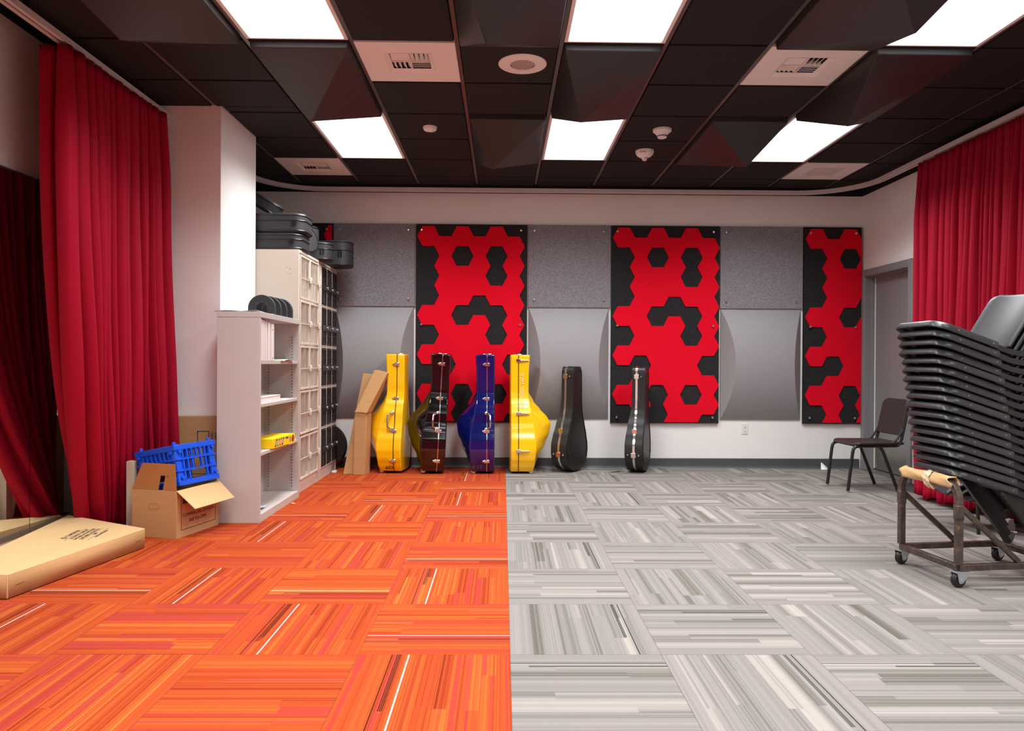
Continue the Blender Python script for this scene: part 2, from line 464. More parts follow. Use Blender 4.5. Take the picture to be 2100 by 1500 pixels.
# (column, row, apex x fraction, apex y fraction)
PY = [(-2,-4,.33,.53),(1,-4,.28,.50),(4,-4,.22,.52),(0,-2,.28,.47),(3,-2,.69,.36),(0,-6,.29,.53),(3,-6,.71,.39)]
for ci, j, ax, ay in PY: pyrs.append((ci,j,ax,ay)); block(ci,j)
PY.append((-3,-6,.30,.54)); pyrs.append(PY[-1]); block(-3,-6)
vents = [(-1,-4,'four way'),(2,-4,'four way'),(-3,0,'four way'),(5,0,'grid')]
vents[1] = (3,-4,'four way')
for v in vents: used.add(v[:2])
tb = MB()
G = .006
def tile(x0,y0,x1,y1):
    x0=max(x0,CX0); x1=min(x1,CX1); y0=max(y0,CY0); y1=min(y1,CY1)
    if x1-x0<.03 or y1-y0<.03: return
    # keep clear of the pillar
    if x0 < PX1+.01 and y1 > PY0-.01 and y0 < PY1+.01:
        if y0 < PY0-.03: tile(x0,y0,x1,PY0-.012)
        if y1 > PY1+.03: tile(x0,PY1+.012,x1,y1)
        if x1 > PX1+.04: tile(PX1+.012,max(y0,PY0-.0095),x1,min(y1,PY1+.0095))
        return
    e = .010
    tb.box((x0,y0,ZC-.014),(x1,y1,ZC+.012))
for i in range(-5,8):
    for j in range(-17,3):
        if (i,j) in used: continue
        tile(cx(i)+.018, cy(j)+.012, cx(i+1)-.018, cy(j+1)-.012)
S(tb, 'ceiling', M['ceil'], bevel=.003, seg=1)
tg = MB()
for i in range(-3,7):
    x = cx(i)
    tg.box((x-.012,CY0,ZC-.006),(x+.012,(CY1 if x > PX1 else PY0-.01),ZC+.03))
    if x < PX1: tg.box((x-.012,PY1+.01,ZC-.006),(x+.012,CY1,ZC+.03))
S(tg, 'trim_1', M['tee'])
tg = MB()
for j in range(-15,3):
    y = cy(j)
    if y > CY1: continue
    for i in range(-5,8):
        x0 = max(cx(i)+.0125,CX0); x1 = min(cx(i+1)-.0125,CX1)
        if x0 < PX1 and PY0-.02 < y < PY1+.02: x0 = max(x0,PX1+.01)
        if x1-x0 < .02: continue
        tg.box((x0,y-.016,ZC+.020),(x1,y+.016,ZC+.034))
S(tg, 'trim_2', M['black_paint'])

# lit troffers
where_l = {(-2,-2):'far left ceiling light, behind the black pyramid nearest the pillar', (1,-2):'far middle ceiling light, in front of the round detectors',
           (4,-2):'far right ceiling light, by the small square grille', (-2,-6):'near left ceiling light at the top edge, beside the flat black panel',
           (1,-6):'near middle ceiling light at the top edge, right of the round speaker', (4,-6):'near right ceiling light at the top edge, cut by the right side'}
def make_light():
    o = thing('ceiling_light', '', 'ceiling light', (0,0,0), group='square-edged ceiling lights')
    w, h = T-.026, 2*T-.022
    f = MB()
    for a, b in (((-w/2,-h/2),(-w/2+.022,h/2)),((w/2-.022,-h/2),(w/2,h/2)),((-w/2+.022,-h/2),(w/2-.022,-h/2+.012)),((-w/2+.022,h/2-.012),(w/2-.022,h/2))):
        f.box((a[0],a[1],-.012),(b[0],b[1],.03))
    f.build('light_frame', M['white_metal'], o, bevel=.002)
    MB().box((-w/2+.022,-h/2+.012,-.004),(w/2-.022,h/2-.012,.004)).build('light_lens', M['lamp'], o, smooth=False)
    la = bpy.data.lights.new('lamp_output','AREA'); la.shape = 'RECTANGLE'; la.size = w-.06; la.size_y = h-.04
    la.energy = LAMP_W; la.spread = math.radians(136); la.color = (.955,.985,1.0)
    lo = bpy.data.objects.new('lamp_output', la); COL.objects.link(lo); lo.parent = o; lo.location = (0,0,-.0045)
    return o
LAMP_W = 29.5
l0 = make_light(); first = True
for ci, j in lamps:
    loc = (cx(ci)+T/2, cy(j)+T, ZC)
    lab = 'bright white ceiling light, ' + where_l[(ci,j)].split('ceiling light, ')[0].strip() + ' one, ' if False else None
    lab = where_l.get((ci,j))
    lab = ('lit white ' + lab) if lab else 'lit white ceiling light behind the viewpoint, outside the picture'
    if first: o = l0; o.location = loc; first = False
    else: o = dup(l0, loc)
    o['label'] = lab[:150]
    if (ci,j) not in where_l: o['group'] = 'ceiling lights behind the viewpoint'

# pyramid diffusers
where_p = {(-3,-6):'broad black pyramid ceiling diffuser at the top left, beside the curtain track', (-2,-4):'black pyramid ceiling diffuser nearest the white pillar, between two lights', (1,-4):'black pyramid ceiling diffuser between the two middle lights',
           (4,-4):'black pyramid ceiling diffuser right of the square air vent, between two lights', (0,-2):'black pyramid ceiling diffuser left of the far middle light',
           (3,-2):'black pyramid ceiling diffuser left of the far right light', (0,-6):'black pyramid ceiling diffuser above the round speaker, at the top edge',
           (3,-6):'black pyramid ceiling diffuser left of the near right light, above the square air vent'}
def hull(fn, w, h, nx, ny):
    return MB().grid(lambda a, b: fn(a, b), nx, ny)
for ci, j, ax, ay in pyrs:
    o = thing('pyramid_diffuser', where_p[(ci,j)], 'ceiling panel', (cx(ci)+.016, cy(j)+.016, ZC), group='black pyramid ceiling diffusers')
    w, h, D = T-.032, 2*T-.032, .27
    s = .046; q = [(0,0),(w,0),(w,h),(0,h)]
    A = (w*ax, h*ay, -D)
    vs = [(x,y,.01) for x,y in q] + [(x+ (.006 if x==0 else -.006), y+(.006 if y==0 else -.006), -s) for x,y in q] + [A]
    fs = [(0,1,2,3)] + [(k,(k+1)%4,4+(k+1)%4,4+k) for k in range(4)] + [(4+k,4+(k+1)%4,8) for k in range(4)]
    MB().add(vs, fs).build('diffuser_shell', M['pyr'], o, bevel=.006, seg=3)
    MB().box((-.006,-.006,.012),(w+.006,h+.006,.024)).build('mounting_flange', M['black_paint'], o)
# air vents
def plate_with_hole(mb, w, hx, z0, z1):
    for a, b in (((-w,-w),(-hx,w)),((hx,-w),(w,w)),((-hx,-w),(hx,-hx)),((-hx,hx),(hx,w))):
        mb.box((a[0],a[1],z0),(b[0],b[1],z1))
vl = {(-1,-4):'white ceiling panel with four-way air vent, left of the round speaker', (3,-4):'white ceiling panel with four-way air vent in the upper right, under a black pyramid',
      (-3,0):'white ceiling panel with four-way air vent, far one beside the pillar', (5,0):'white ceiling panel with a plain grid grille, at the far right'}
for i, j, kind in vents:
    o = thing('air_vent', vl[(i,j)], 'air vent', (cx(i)+T/2, cy(j)+T/2, ZC), group='white ceiling air vents')
    w = T/2-.012; hx = .145
    p = MB(); plate_with_hole(p, w, hx, -.012, .006); p.build('vent_plate', M['white_metal'], o, smooth=False)
    MB().box((-hx,-hx,.14),(hx,hx,.145)).build('duct_backing', M['black_paint'], o)
    if kind == 'four way':
        r = MB()
        for a, b in (((-hx,-hx),(-hx+.004,hx)),((hx-.004,-hx),(hx,hx)),((-hx,-hx),(hx,-hx+.004)),((-hx,hx-.004),(hx,hx))): r.box((a[0],a[1],-.006),(b[0],b[1],.012))
        # sloped collar
        q = hx; i2 = hx-.026
        vs = [(-q,-q,-.013),(q,-q,-.013),(q,q,-.013),(-q,q,-.013),(-i2,-i2,.004),(i2,-i2,.004),(i2,i2,.004),(-i2,i2,.004)]
        r.add(vs, [(k,(k+1)%4,4+(k+1)%4,4+k) for k in range(4)])
        r.box((-.003,-i2,-.004),(.003,i2,.03)); r.box((-i2,-.003,-.004),(i2,.003,.03))
        r.build('vent_collar', M['white_metal'], o)
        for qi, (sx, sy, ax) in enumerate(((-1,-1,'x'),(1,-1,'y'),(1,1,'x'),(-1,1,'y'))):
            c = MB(); n = 4; st = i2/n
            for k in range(n):
                d = (k+.5)*st
                if ax == 'x':
                    R = Matrix.Translation((sx*i2/2, sy*d, .012)) @ Matrix.Rotation(math.radians(40*sy),4,'X'); c.cbox((0,0,0),(i2-.006,.024,.0025),R)
                else:
                    R = Matrix.Translation((sx*d, sy*i2/2, .012)) @ Matrix.Rotation(math.radians(-40*sx),4,'Y'); c.cbox((0,0,0),(.024,i2-.006,.0025),R)
            c.build('louvre_set', M['white_metal'], o)
    else:
        c = MB()
        for k in range(-9,10): c.cbox((k*.0152,0,-.002),(.005,2*hx,.02)); c.cbox((0,k*.0152,-.001),(2*hx,.005,.014))
        c.build('grille', M['white_metal'], o)

# round devices
o = thing('ceiling_speaker', 'round cream ceiling speaker with perforated centre grille', 'speaker', (.113,4.51,ZC-.012))
MB().lathe([(.082,.001),(.136,-.001),(.142,.002),(.150,.0),(.150,-.004),(.145,-.008),(.078,-.010),(.078,.001)][::-1],48).build('speaker_ring', M['white_plastic'], o)
g = MB().lathe([(.079,-.003),(.079,-.0045)],32)
g.build('speaker_grille', mat('speaker_mesh_dark', rgb(120,96,88), .6), o)
hl = MB()
for a in range(-7,8):
    for b in range(-7,8):
        x, y = a*.0105+(b%2)*.005, b*.0105
        if x*x+y*y < .0056: hl.lathe([(.0034,-.0046),(.0034,-.0055)],6,Matrix.Translation((x,y,0)))
hl.build('grille_holes', M['white_plastic'], o)
o = thing('motion_sensor', 'small white motion sensor disc on the ceiling, left of the middle', 'sensor', (-.582,5.74,ZC-.012))
MB().lathe([(.030,-.030),(.046,-.028),(.054,-.016),(.056,0)],32).build('sensor_body', M['white_plastic'], o)
MB().lathe([(.016,-.036),(.022,-.030)],20).build('sensor_lens', M['white_plastic'], o)
MB().lathe([(.004,-.033),(.004,-.029)],8,Matrix.Translation((.03,.0,0))).build('indicator', mat('blue_dot',rgb(70,60,190),.4), o)
o = thing('smoke_detector', 'white smoke detector with stepped neck, upper one of two round ceiling devices', 'smoke detector', (1.251,5.744,ZC-.012))
MB().lathe([(.030,-.070),(.036,-.066),(.038,-.052),(.044,-.044),(.062,-.026),(.072,-.018),(.074,0)],36).build('detector_body', M['white_plastic'], o)
MB().lathe([(.0365,-.060),(.0385,-.058),(.0385,-.053),(.037,-.051)],36).build('sensing_slot', M['base'], o)
o = thing('fire_strobe', 'white FIRE strobe with clear lamp, lower one of two round ceiling devices', 'fire alarm', (1.226,6.325,ZC-.0142))
MB().lathe([(.022,-.058),(.046,-.054),(.066,-.040),(.078,-.020),(.080,0)],40).build('strobe_body', M['white_plastic'], o)
MB().lathe([(.010,-.088),(.022,-.080),(.026,-.064),(.024,-.056)],16).build('strobe_lens', mat('clear_strobe_lens', rgb(214,206,200), .12, var=.3, vscale=60, coat=.8), o)
text('FIRE', .030, M['red_ink'], frame((-.028,-.0735,-.027),(1,-.30,0),(.10,.5,1)), o, 'fire_lettering')

# curtain tracks
def path_arc(c, r, a0, a1, n=10):
    return [(c[0]+r*math.cos(a0+(a1-a0)*i/n), c[1]+r*math.sin(a0+(a1-a0)*i/n)) for i in range(n+1)]
def track(name, pts, label):
    m = MB(); P = [Vector((p[0],p[1],0)) for p in pts]
    for dx0, dx1, z0, z1 in ((-.03,.03,2.905,2.915),(-.03,-.022,2.880,2.905),(.022,.03,2.880,2.905),(-.022,-.008,2.880,2.885),(.008,.022,2.880,2.885)):
        vs = []; n = len(P)
        for i, p in enumerate(P):
            t = (P[min(i+1,n-1)]-P[max(i-1,0)]).normalized(); nn = Vector((-t.y,t.x,0))
            for dd, z in ((dx0,z0),(dx1,z0),(dx1,z1),(dx0,z1)): q = p+nn*dd; vs.append((q.x,q.y,z))
        fs = [(i*4+k,i*4+(k+1)%4,i*4+4+(k+1)%4,i*4+4+k) for i in range(n-1) for k in range(4)] + [(3,2,1,0),tuple((n-1)*4+k for k in range(4))]
        m.add(vs, fs)
    o = m.build(name, M['track']); tag(o, label, 'curtain track'); return o
track('curtain_track', [(-2.465,-1.5),(-2.465,PY0-.005)], 'short white curtain track above the left red curtain, ending at the pillar')
R_ = .6
hang = MB()
for y in (-1.0,.2,1.4,2.6,3.8,5.0): hang.cbox((-2.465,y,2.94),(.03,.03,.05)); hang.cbox((3.64,y,2.94),(.03,.03,.05))
for x in (-1.5,-.3,.9,2.1): hang.cbox((x,7.55,2.94),(.03,.03,.05))
S(hang, 'trim_3', M['black_paint'])
pts = [(3.64,-1.5),(3.64,6.95)] + path_arc((3.64-R_,6.95),R_,0,PI/2)[1:] + [(-1.85,6.95+R_)] + path_arc((-1.85,6.95+R_-.60),.60,PI/2,PI)[1:] + [(-2.45,6.12)]
track('curtain_track', pts, 'long white curtain track along the back and right walls with rounded corners')

# wall mirror on the left wall
for y0, y1, lab in ((3.13,4.355,'tall wall mirror panel nearest the left picture edge'),(4.36,5.32,'tall wall mirror panel behind the left red curtain')):
    o = thing('wall_mirror', lab, 'mirror', (XL,0,0), group='mirror panels on the left wall')
    MB().box((.006,y0,.105),(.012,y1,2.190)).build('mirror_glass', M['mirror'], o)
    MB().box((.0015,y0,.085),(.018,y1,.100)).box((.0125,y0,.1005),(.018,y1,.112)).build('bottom_channel', M['steel'], o)
    MB().box((.0015,y0,2.1905),(.014,y1,2.200)).build('top_clip', M['base'], o)
    MB().box((.0005,y0,.113),(.0055,y1,2.18)).build('backing', M['black_paint'], o)

# power outlet
o = thing('power_outlet', 'white power outlet low on the back wall under the grey panels', 'outlet', (2.585,YB,.42))
MB().prism(rrect(-.035,-.057,.035,.057,.006),0,.006,Matrix.Rotation(PI/2,4,'X')).build('cover_plate', M['white_plastic'], o, bevel=.0015)
for z in (-.022,.022):
    r = MB().prism(rrect(-.016,-.013,.016,.013,.008),.006,.009,Matrix.Translation((0,0,z)) @ Matrix.Rotation(PI/2,4,'X')).build('socket', M['white_plastic'], o)
    MB().box((-.007,-.0096,z-.003),(-.005,-.009,z+.006)).box((.005,-.0096,z-.003),(.007,-.009,z+.006)).box((-.002,-.0096,z-.009),(.002,-.009,z-.005)).build('slots', M['black_paint'], r)

# ---------------------------------------------------------------- acoustic panels on the back wall
ZT, ZB = 2.571, .478
HEX = {0:'1000101010', 1:'1111110111', 2:'1011011100', 3:'1110111111', 4:'1001001101', 5:'1111110110'}
def hex_panel(x0, x1, label, c0=None, cells=None, layer_x1=None):
    o = thing('hexagon_panel', label, 'acoustic panel', (0,YB,0), group='red and black hexagon acoustic panels')
    MB().box((x0+.004,-.030,ZB),(x1-.004,-.002,ZT)).build('backing_panel', M['black_felt'], o, bevel=.003)
    s = 1184/777*.001*1.0                       # metres per sketch unit
    ph = .2333; W = 153*s; H = 136*s*1.003; cw = 118*s
    left = x0 + 13*s if c0 is None else c0
    bm = bmesh.new()
    lim_x1 = (x1-.008) if layer_x1 is None else layer_x1
    for c, row in (cells or HEX).items():
        for k, b in enumerate(row):
            if b != '1': continue
            ccx = left + W/2 + c*cw; ccz = ZT - 16*s - H/2 - k*H - (H/2 if c % 2 else 0)
            q = [(-.5,0),(-.27,.5),(.27,.5),(.5,0),(.27,-.5),(-.27,-.5)]
            vs = [bm.verts.new((ccx+a*W, 0, ccz+b2*H)) for a, b2 in q]
            bm.faces.new(vs)
    bmesh.ops.remove_doubles(bm, verts=bm.verts, dist=.012)
    for co_, no in (((lim_x1,0,0),(1,0,0)),((x0+.006,0,0),(-1,0,0)),((0,0,ZB+.012),(0,0,-1)),((0,0,ZT-.006),(0,0,1))):
        bmesh.ops.bisect_plane(bm, geom=bm.verts[:]+bm.edges[:]+bm.faces[:], plane_co=co_, plane_no=no, clear_outer=True)
    r = bmesh.ops.extrude_face_region(bm, geom=bm.faces[:])
    bmesh.ops.translate(bm, verts=[v for v in r['geom'] if isinstance(v, bmesh.types.BMVert)], vec=(0,-.012,0))
    bmesh.ops.translate(bm, verts=bm.verts, vec=(0,-.0302,0))
    bmesh.ops.recalc_face_normals(bm, faces=bm.faces)
    me = bpy.data.meshes.new('hexagon_layer'); bm.to_mesh(me); bm.free(); me.materials.append(M['red_felt'])
    ob = bpy.data.objects.new('hexagon_layer', me); COL.objects.link(ob); ob.parent = o
    return o
def knob(o, x, z, y=-.030):
    mb = MB().lathe([(.013,0),(.013,.012),(.010,.016),(.006,.017),(.003,.0165)],16,Matrix.Translation((x,y,z)) @ Matrix.Rotation(PI/2,4,'X'))
    mb.build('mounting_knob', M['chrome'], o)
KZ = (ZT-.067, (ZT+ZB)/2-.015, ZB+.065)
HP = [(-.926,.259,'red and black hexagon wall panel behind the dark and blue instrument cases'),
      (1.140,2.300,'red and black hexagon wall panel behind the rightmost black guitar case'),
      (3.190,3.815,'narrow red and black hexagon wall panel in the corner by the door')]
for n_, (a, b, lab) in enumerate(HP):
    o = hex_panel(a, b, lab)
    for z in KZ:
        for x in (a+.068, b-.075): knob(o, x, z, -.0422)
Wm = 153*1184/777*.001
o = hex_panel(-2.62,-1.789,'red and black hexagon wall panel mostly hidden behind the lockers', c0=-1.789-.345-Wm*.5-.36, cells={0:'1111111111',1:'1101111111',2:'1111111111',3:'0111111111',4:'1111111111'}, layer_x1=-1.805)
knob(o, -1.86, KZ[0], -.0422)
GP = [(-1.787,-.928,'grey felt wall panel above the lockers and the leaning cartons'),(.261,1.138,'grey felt wall panel in the middle of the back wall'),(2.302,3.188,'grey felt wall panel right of the middle, above the outlet')]
ZM = 1.700
GB = [('grey curved wall diffuser behind the leaning cartons'),('grey curved wall diffuser behind the left black guitar case'),('grey curved wall diffuser above the power outlet')]
for (a, b, lab), lab2 in zip(GP, GB):
    o = thing('felt_panel', lab, 'acoustic panel', (0,YB,0), group='grey felt acoustic panels')
    MB().box((a+.003,-.028,ZM),(b-.003,-.002,ZT)).build('panel_board', M['felt_grey'], o, bevel=.002)
    for x in (a+.065,b-.072):
        for z in (ZT-.067, ZM+.076): knob(o, x, z, -.028)
    a2, b2 = a+.012, b-.018; z0, z1 = .520, 1.688; w = b2-a2; hh = z1-z0
    o = thing('curved_diffuser', lab2, 'acoustic panel', (0,YB,0), group='grey curved wall diffusers')
    def surf(u, v, a2=a2, z0=z0, w=w, hh=hh):
        x = u*w; q = (v-.5)*2
        d = .012 + min(.150*(1-q*q), min(x, w-x)*1.25)
        return (a2+x, -d-.002, z0+v*hh)
    # column positions follow the edge where end face and barrel meet
    us = 61; vs_ = 41; mb = MB(); V = []; F = []
    for jv in range(vs_):
        v = jv/(vs_-1); q = (v-.5)*2; e = .150*(1-q*q)/1.25/w; e = max(e, 1e-4)
        cols = [e*k/8 for k in range(9)] + [e+(1-2*e)*k/16 for k in range(1,17)] + [1-e+e*k/8 for k in range(1,9)]
        for u in cols: V.append(surf(u, v))
    nc = 33
    for jv in range(vs_-1):
        for iu in range(nc-1): F.append((jv*nc+iu, jv*nc+iu+1, (jv+1)*nc+iu+1, (jv+1)*nc+iu))
    nb = len(V); V += [(a2,-.002,z0),(b2,-.002,z0),(b2,-.002,z1),(a2,-.002,z1)]
    F += [(nb,nb+1,nb+2,nb+3), tuple([nb]+[i for i in range(nc)]+[nb+1]), tuple([nb+3]+[(vs_-1)*nc+i for i in range(nc)]+[nb+2]),
          tuple([nb]+[j*nc for j in range(vs_)]+[nb+3]), tuple([nb+1]+[j*nc+nc-1 for j in range(vs_)]+[nb+2])]
    mb.add(V, F); mb.build('diffuser_shell', M['diff_grey'], o, angle=20)
    MB().box((a2+.02,-.0018,z0+.02),(b2-.02,-.0002,z1-.02)).build('wall_bracket', M['steel'], o)
# ---------------------------------------------------------------- curtains
def pl(pts, u):
    """point on a polyline given as (u, (x, y)) keys"""
    for (a, p), (b, q) in zip(pts, pts[1:]):
        if u <= b:
            t = (u-a)/(b-a); return Vector((p[0]+(q[0]-p[0])*t, p[1]+(q[1]-p[1])*t))
    return Vector(pts[-1][1])

def curtain(name, label, top, bot, ztop, zbot, folds, seed, nu=760, nv=46, amp=(.035,.06), side=1, power=2.4, bell=None):
    rnd = random.Random(seed)
    # irregular pleats: cumulative phase
    wts = [rnd.uniform(.4,1.75) for _ in range(folds)]; tot = sum(wts); acc = [0]
    for w_ in wts: acc.append(acc[-1]+w_/tot)
    am = [rnd.uniform(.45,1.45) for _ in range(folds)]
    sk = [rnd.uniform(-.3,.3) for _ in range(folds)]
    def ph(u):
        for i in range(folds):
            if u <= acc[i+1] or i == folds-1:
                t = (u-acc[i])/(acc[i+1]-acc[i]); return i, min(max(t,0),1)
    ml = MB()
    def fn(a, v):
        u = a
        i, t = ph(u)
        b = 1-v                               # 0 at the top, 1 at the hem
        k = b**power
        def P(u): return pl(top,u)*(1-k) + pl(bot,u)*k
        p = P(u); e = .012
        d = P(min(u+e,1)) - P(max(u-e,0)); d.normalize(); n = Vector((d.y,-d.x))*side
        D = amp[0] + (amp[1]-amp[0])*min(1, b*1.6)
        tops = .5+.5*min(1, b*6)
        e_ = min(t, 1-t); nb = am[i] if t < .5 else am[(i+1) % folds]
        slit = math.exp(-(e_/.10)**2)*(.7+.8*nb)           # narrow deep crease between two folds
        off = tops*D*(am[i]*(.9*math.sin(PI*t)**.8 + .25*sk[i]*math.sin(2*PI*t)) - slit)
        lat = .022*sk[i]*math.sin(PI*t)
        wob = .014*math.sin(b*5.2+i*1.9)*b + .010*math.sin(b*11+i)*b
        q = p + n*(off+wob) + d*lat
        z = ztop + (zbot(u)-ztop)*b - (.012*math.cos(2*PI*t) if v > .98 else 0)*0
        return (q.x, q.y, z)
    ml.grid(fn, nu, nv)
    root = thing(name, label, 'curtain')
    o = ml.build('curtain_cloth', M['velvet'], root, angle=80)
    md = o.modifiers.new('solid','SOLIDIFY'); md.thickness = .004; md.offset = 0
    for i in range(folds):
        p = pl(top, (acc[i]+acc[i+1])/2)
        MB().tube([(p.x, p.y, ztop-.012), (p.x+.004, p.y, ztop), (p.x, p.y, ztop+.013)], .0022, 6).build('curtain_hook', M['zinc'], root)
    return root
LT = [(0,(-2.60,4.09)),(.10,(-2.44,4.09)),(1,(-2.42,5.24))]
LB = [(0,(-2.765,4.82)),(.12,(-2.66,4.74)),(.30,(-2.63,4.83)),(.5,(-2.56,4.90)),(.64,(-2.50,4.98)),(.72,(-2.47,5.10)),(.9,(-2.30,5.135)),(1,(-2.24,5.165))]
def lz(u):
    if u < .64: return .015
    return .02
curtain('red_curtain','dark red velvet curtain hanging on the left in front of the mirror and pillar', LT, LB, 2.866, lz, 15, 11, amp=(.045,.062), power=2.6)
RT_ = [(0,(3.64,6.33)),(.55,(3.64,5.30)),(.72,(3.64,4.87)),(1,(3.64,3.45))]
RB_ = [(0,(3.47,6.02)),(.35,(3.50,5.55)),(.6,(3.55,5.2)),(.72,(3.55,4.9)),(1,(3.60,3.5))]
curtain('red_curtain','dark red velvet curtain along the right wall behind the stacked chairs', RT_, RB_, 2.866, lambda u: .035+.02*math.sin(u*40), 30, 5, nu=1100, amp=(.042,.055), power=1.6, side=1)

# ---------------------------------------------------------------- grey open bookshelf
SX0, SX1, SY0, SY1, SH = -1.955, -1.66, 5.0, 5.975, 1.452
o = thing('bookshelf', 'grey steel open bookshelf beside the white pillar, side panel towards the viewer', 'shelf', (0,0,0))
MB().box((SX0,SY0,0),(SX1,SY0+.022,SH-.04)).build('side_panel', M['shelf_grey'], o, bevel=.002)
MB().box((SX0,SY1-.022,0),(SX1,SY1,SH-.04)).build('side_panel', M['shelf_grey'], o, bevel=.002)
MB().box((SX0,SY0+.022,.0),(SX0+.012,SY1-.022,SH-.04)).build('back_panel', M['shelf_grey'], o)
MB().box((SX0,SY0-.002,SH-.0395),(SX1+.002,SY1+.002,SH)).build('top_panel', M['shelf_grey'], o, bevel=.002)
for z in (1.115, .815, .478):
    m_ = MB().box((SX0+.0125,SY0+.0225,z-.024),(SX1-.012,SY1-.0225,z-.0005))
    m_.build('shelf_board', M['shelf_grey'], o, bevel=.002)
MB().box((SX0+.0125,SY0+.0225,0),(SX1-.002,SY1-.0225,.055)).build('plinth', M['shelf_grey'], o, bevel=.002)
for y in (SY0+.0225, SY1-.0225):
    for x in (SX0+.05, SX1-.055):
        st = MB(); s_ = 1 if y < 5.5 else -1
        st.box((x-.011, min(y,y+s_*.004), .06),(x+.011, max(y,y+s_*.004), SH-.13)); st.build('slotted_strip', M['shelf_grey'], o)
        ho = MB()
        for k in range(52):
            z = .09+k*.0238
            ho.box((x-.004,min(y+s_*.0041,y+s_*.0046),z),(x+.004,max(y+s_*.0041,y+s_*.0046),z+.010))
        ho.build('strip_slots', M['base'], o)
# binders leaning on the top board
blabs = ['white ring binder nearest the shelf side, standing on the top board','thin white binder second from the side on the top board','thin white binder third from the side on the top board','white binder fourth from the side on the top board','widest white binder with a finger hole in its spine, last in the row']
ys = [5.045, 5.10, 5.145, 5.205, 5.275]; ts = [.045,.026,.028,.045,.062]
for k, (y, t_, lb) in enumerate(zip(ys, ts, blabs)):
    b = thing('binder', lb, 'binder', (SX1-.014,y,1.1152), (0,0,0), group='white binders on the top board')
    hgt = .285-.004*k
    MB().box((-.225,0,0),(-.0005,.003,hgt)).build('cover', M['white_plastic'], b)
    MB().box((-.225,t_-.003,0),(-.0005,t_,hgt)).build('cover', M['white_plastic'], b)
    MB().box((0,0,0),(.003,t_,hgt)).build('spine', M['white_plastic'], b, bevel=.001)
    MB().box((-.22,.005,.006),(-.012,t_-.006,hgt-.012)).build('pages', M['white_paper'], b)
    if k == 4:
        for z in (.02, hgt-.045): MB().lathe([(.006,0),(.006,.0006)],14,Matrix.Translation((.0031,t_/2,z)) @ Matrix.Rotation(PI/2,4,'Y')).build('finger_hole', M['base'], b)
o = MB().grid(lambda u,v: (SX1-.20+.215*u, 5.50+.3*v, 1.118+.006*math.sin(v*3)+.004*u*math.sin(v*5)-.02*max(0,u-.9)),8,12).build('paper_sheet', M['white_paper'], solid=.001)
tag(o, 'loose white paper sheet overhanging the top shelf board beside the binders', 'paper')
o = thing('paper_tray', 'flat white box lying on the second shelf board', 'box', (SX1-.145,5.30,.8148))
MB().box((-.12,-.235,0),(.12,.235,.038)).build('tray_box', M['white_paper'], o, bevel=.002)
MB().box((-.122,-.237,.0385),(.122,.237,.046)).build('lid', M['white_plastic'], o, bevel=.002)
o = tag(MB().box((SX1-.13,5.56,.8148),(SX1-.02,5.76,.822)).build('paper_stack', M['white_paper']), 'small flat white paper stack beside the white box on the second board', 'paper')
# yellow candy carton
o = thing('candy_carton', 'yellow candy bar carton on the third shelf board', 'box', (SX1-.065,5.50,.4785), (0,0,math.radians(-4)))
L_, W_, H_ = .45, .165, .07
MB().box((-W_/2,-L_/2,0),(W_/2,L_/2,H_)).build('carton', M['candy'], o, bevel=.0015)
for k, c in enumerate(('candy_brown','candy_green','candy_red','candy_blue')):
    y = -.17+k*.045
    q = [(y-.016,.008),(y+.012,.008),(y+.040,.062),(y+.012,.062)]
    mb = MB().add([(W_/2+.0004,a,b) for a,b in q],[(0,1,2,3)]); mb.build('printed_bar', M[c], o)
    MB().add([(W_/2+.0007,a+.004+.010*t+ (.0),b2) for a,b2,t in ((y-.006,.020,0),(y+.004,.020,0),(y+.020,.05,0),(y+.010,.05,0))],[(0,1,2,3)]).build('bar_lettering', M['white_paper'], o)
MB().add([(W_/2+.0004,.06+.033*math.cos(a*PI/12),.052+.007*math.sin(a*PI/12)) for a in range(24)],[tuple(range(24))]).build('blue_badge', M['candy_blue'], o)
MB().add([(W_/2+.0004,.185+.026*math.cos(a*PI/12),.036+.026*math.sin(a*PI/12)) for a in range(24)],[tuple(range(24))]).build('round_print', M['candy_brown'], o)
MB().add([(W_/2+.0007,.183+.016*math.cos(a*PI/12),.038+.016*math.sin(a*PI/12)) for a in range(24)],[tuple(range(24))]).build('round_print_centre', M['candy_red'], o)
for z in (.05,.036,.022): MB().box((W_/2+.0002,.108,z-.004),(W_/2+.0005,.145,z+.002)).build('small_print', M['candy_blue'], o)
o = tag(MB().grid(lambda u,v:(SX1-.19+.15*u, 5.06+.22*v, .0575+.018*abs(math.sin(u*4+v*3))+.01*v),12,12).build('plastic_sleeve', mat('clear_blue_film', rgb(196,200,212), .2, coat=.5), solid=.001), 'crumpled clear plastic sleeve on the bottom of the bookshelf', 'plastic bag')
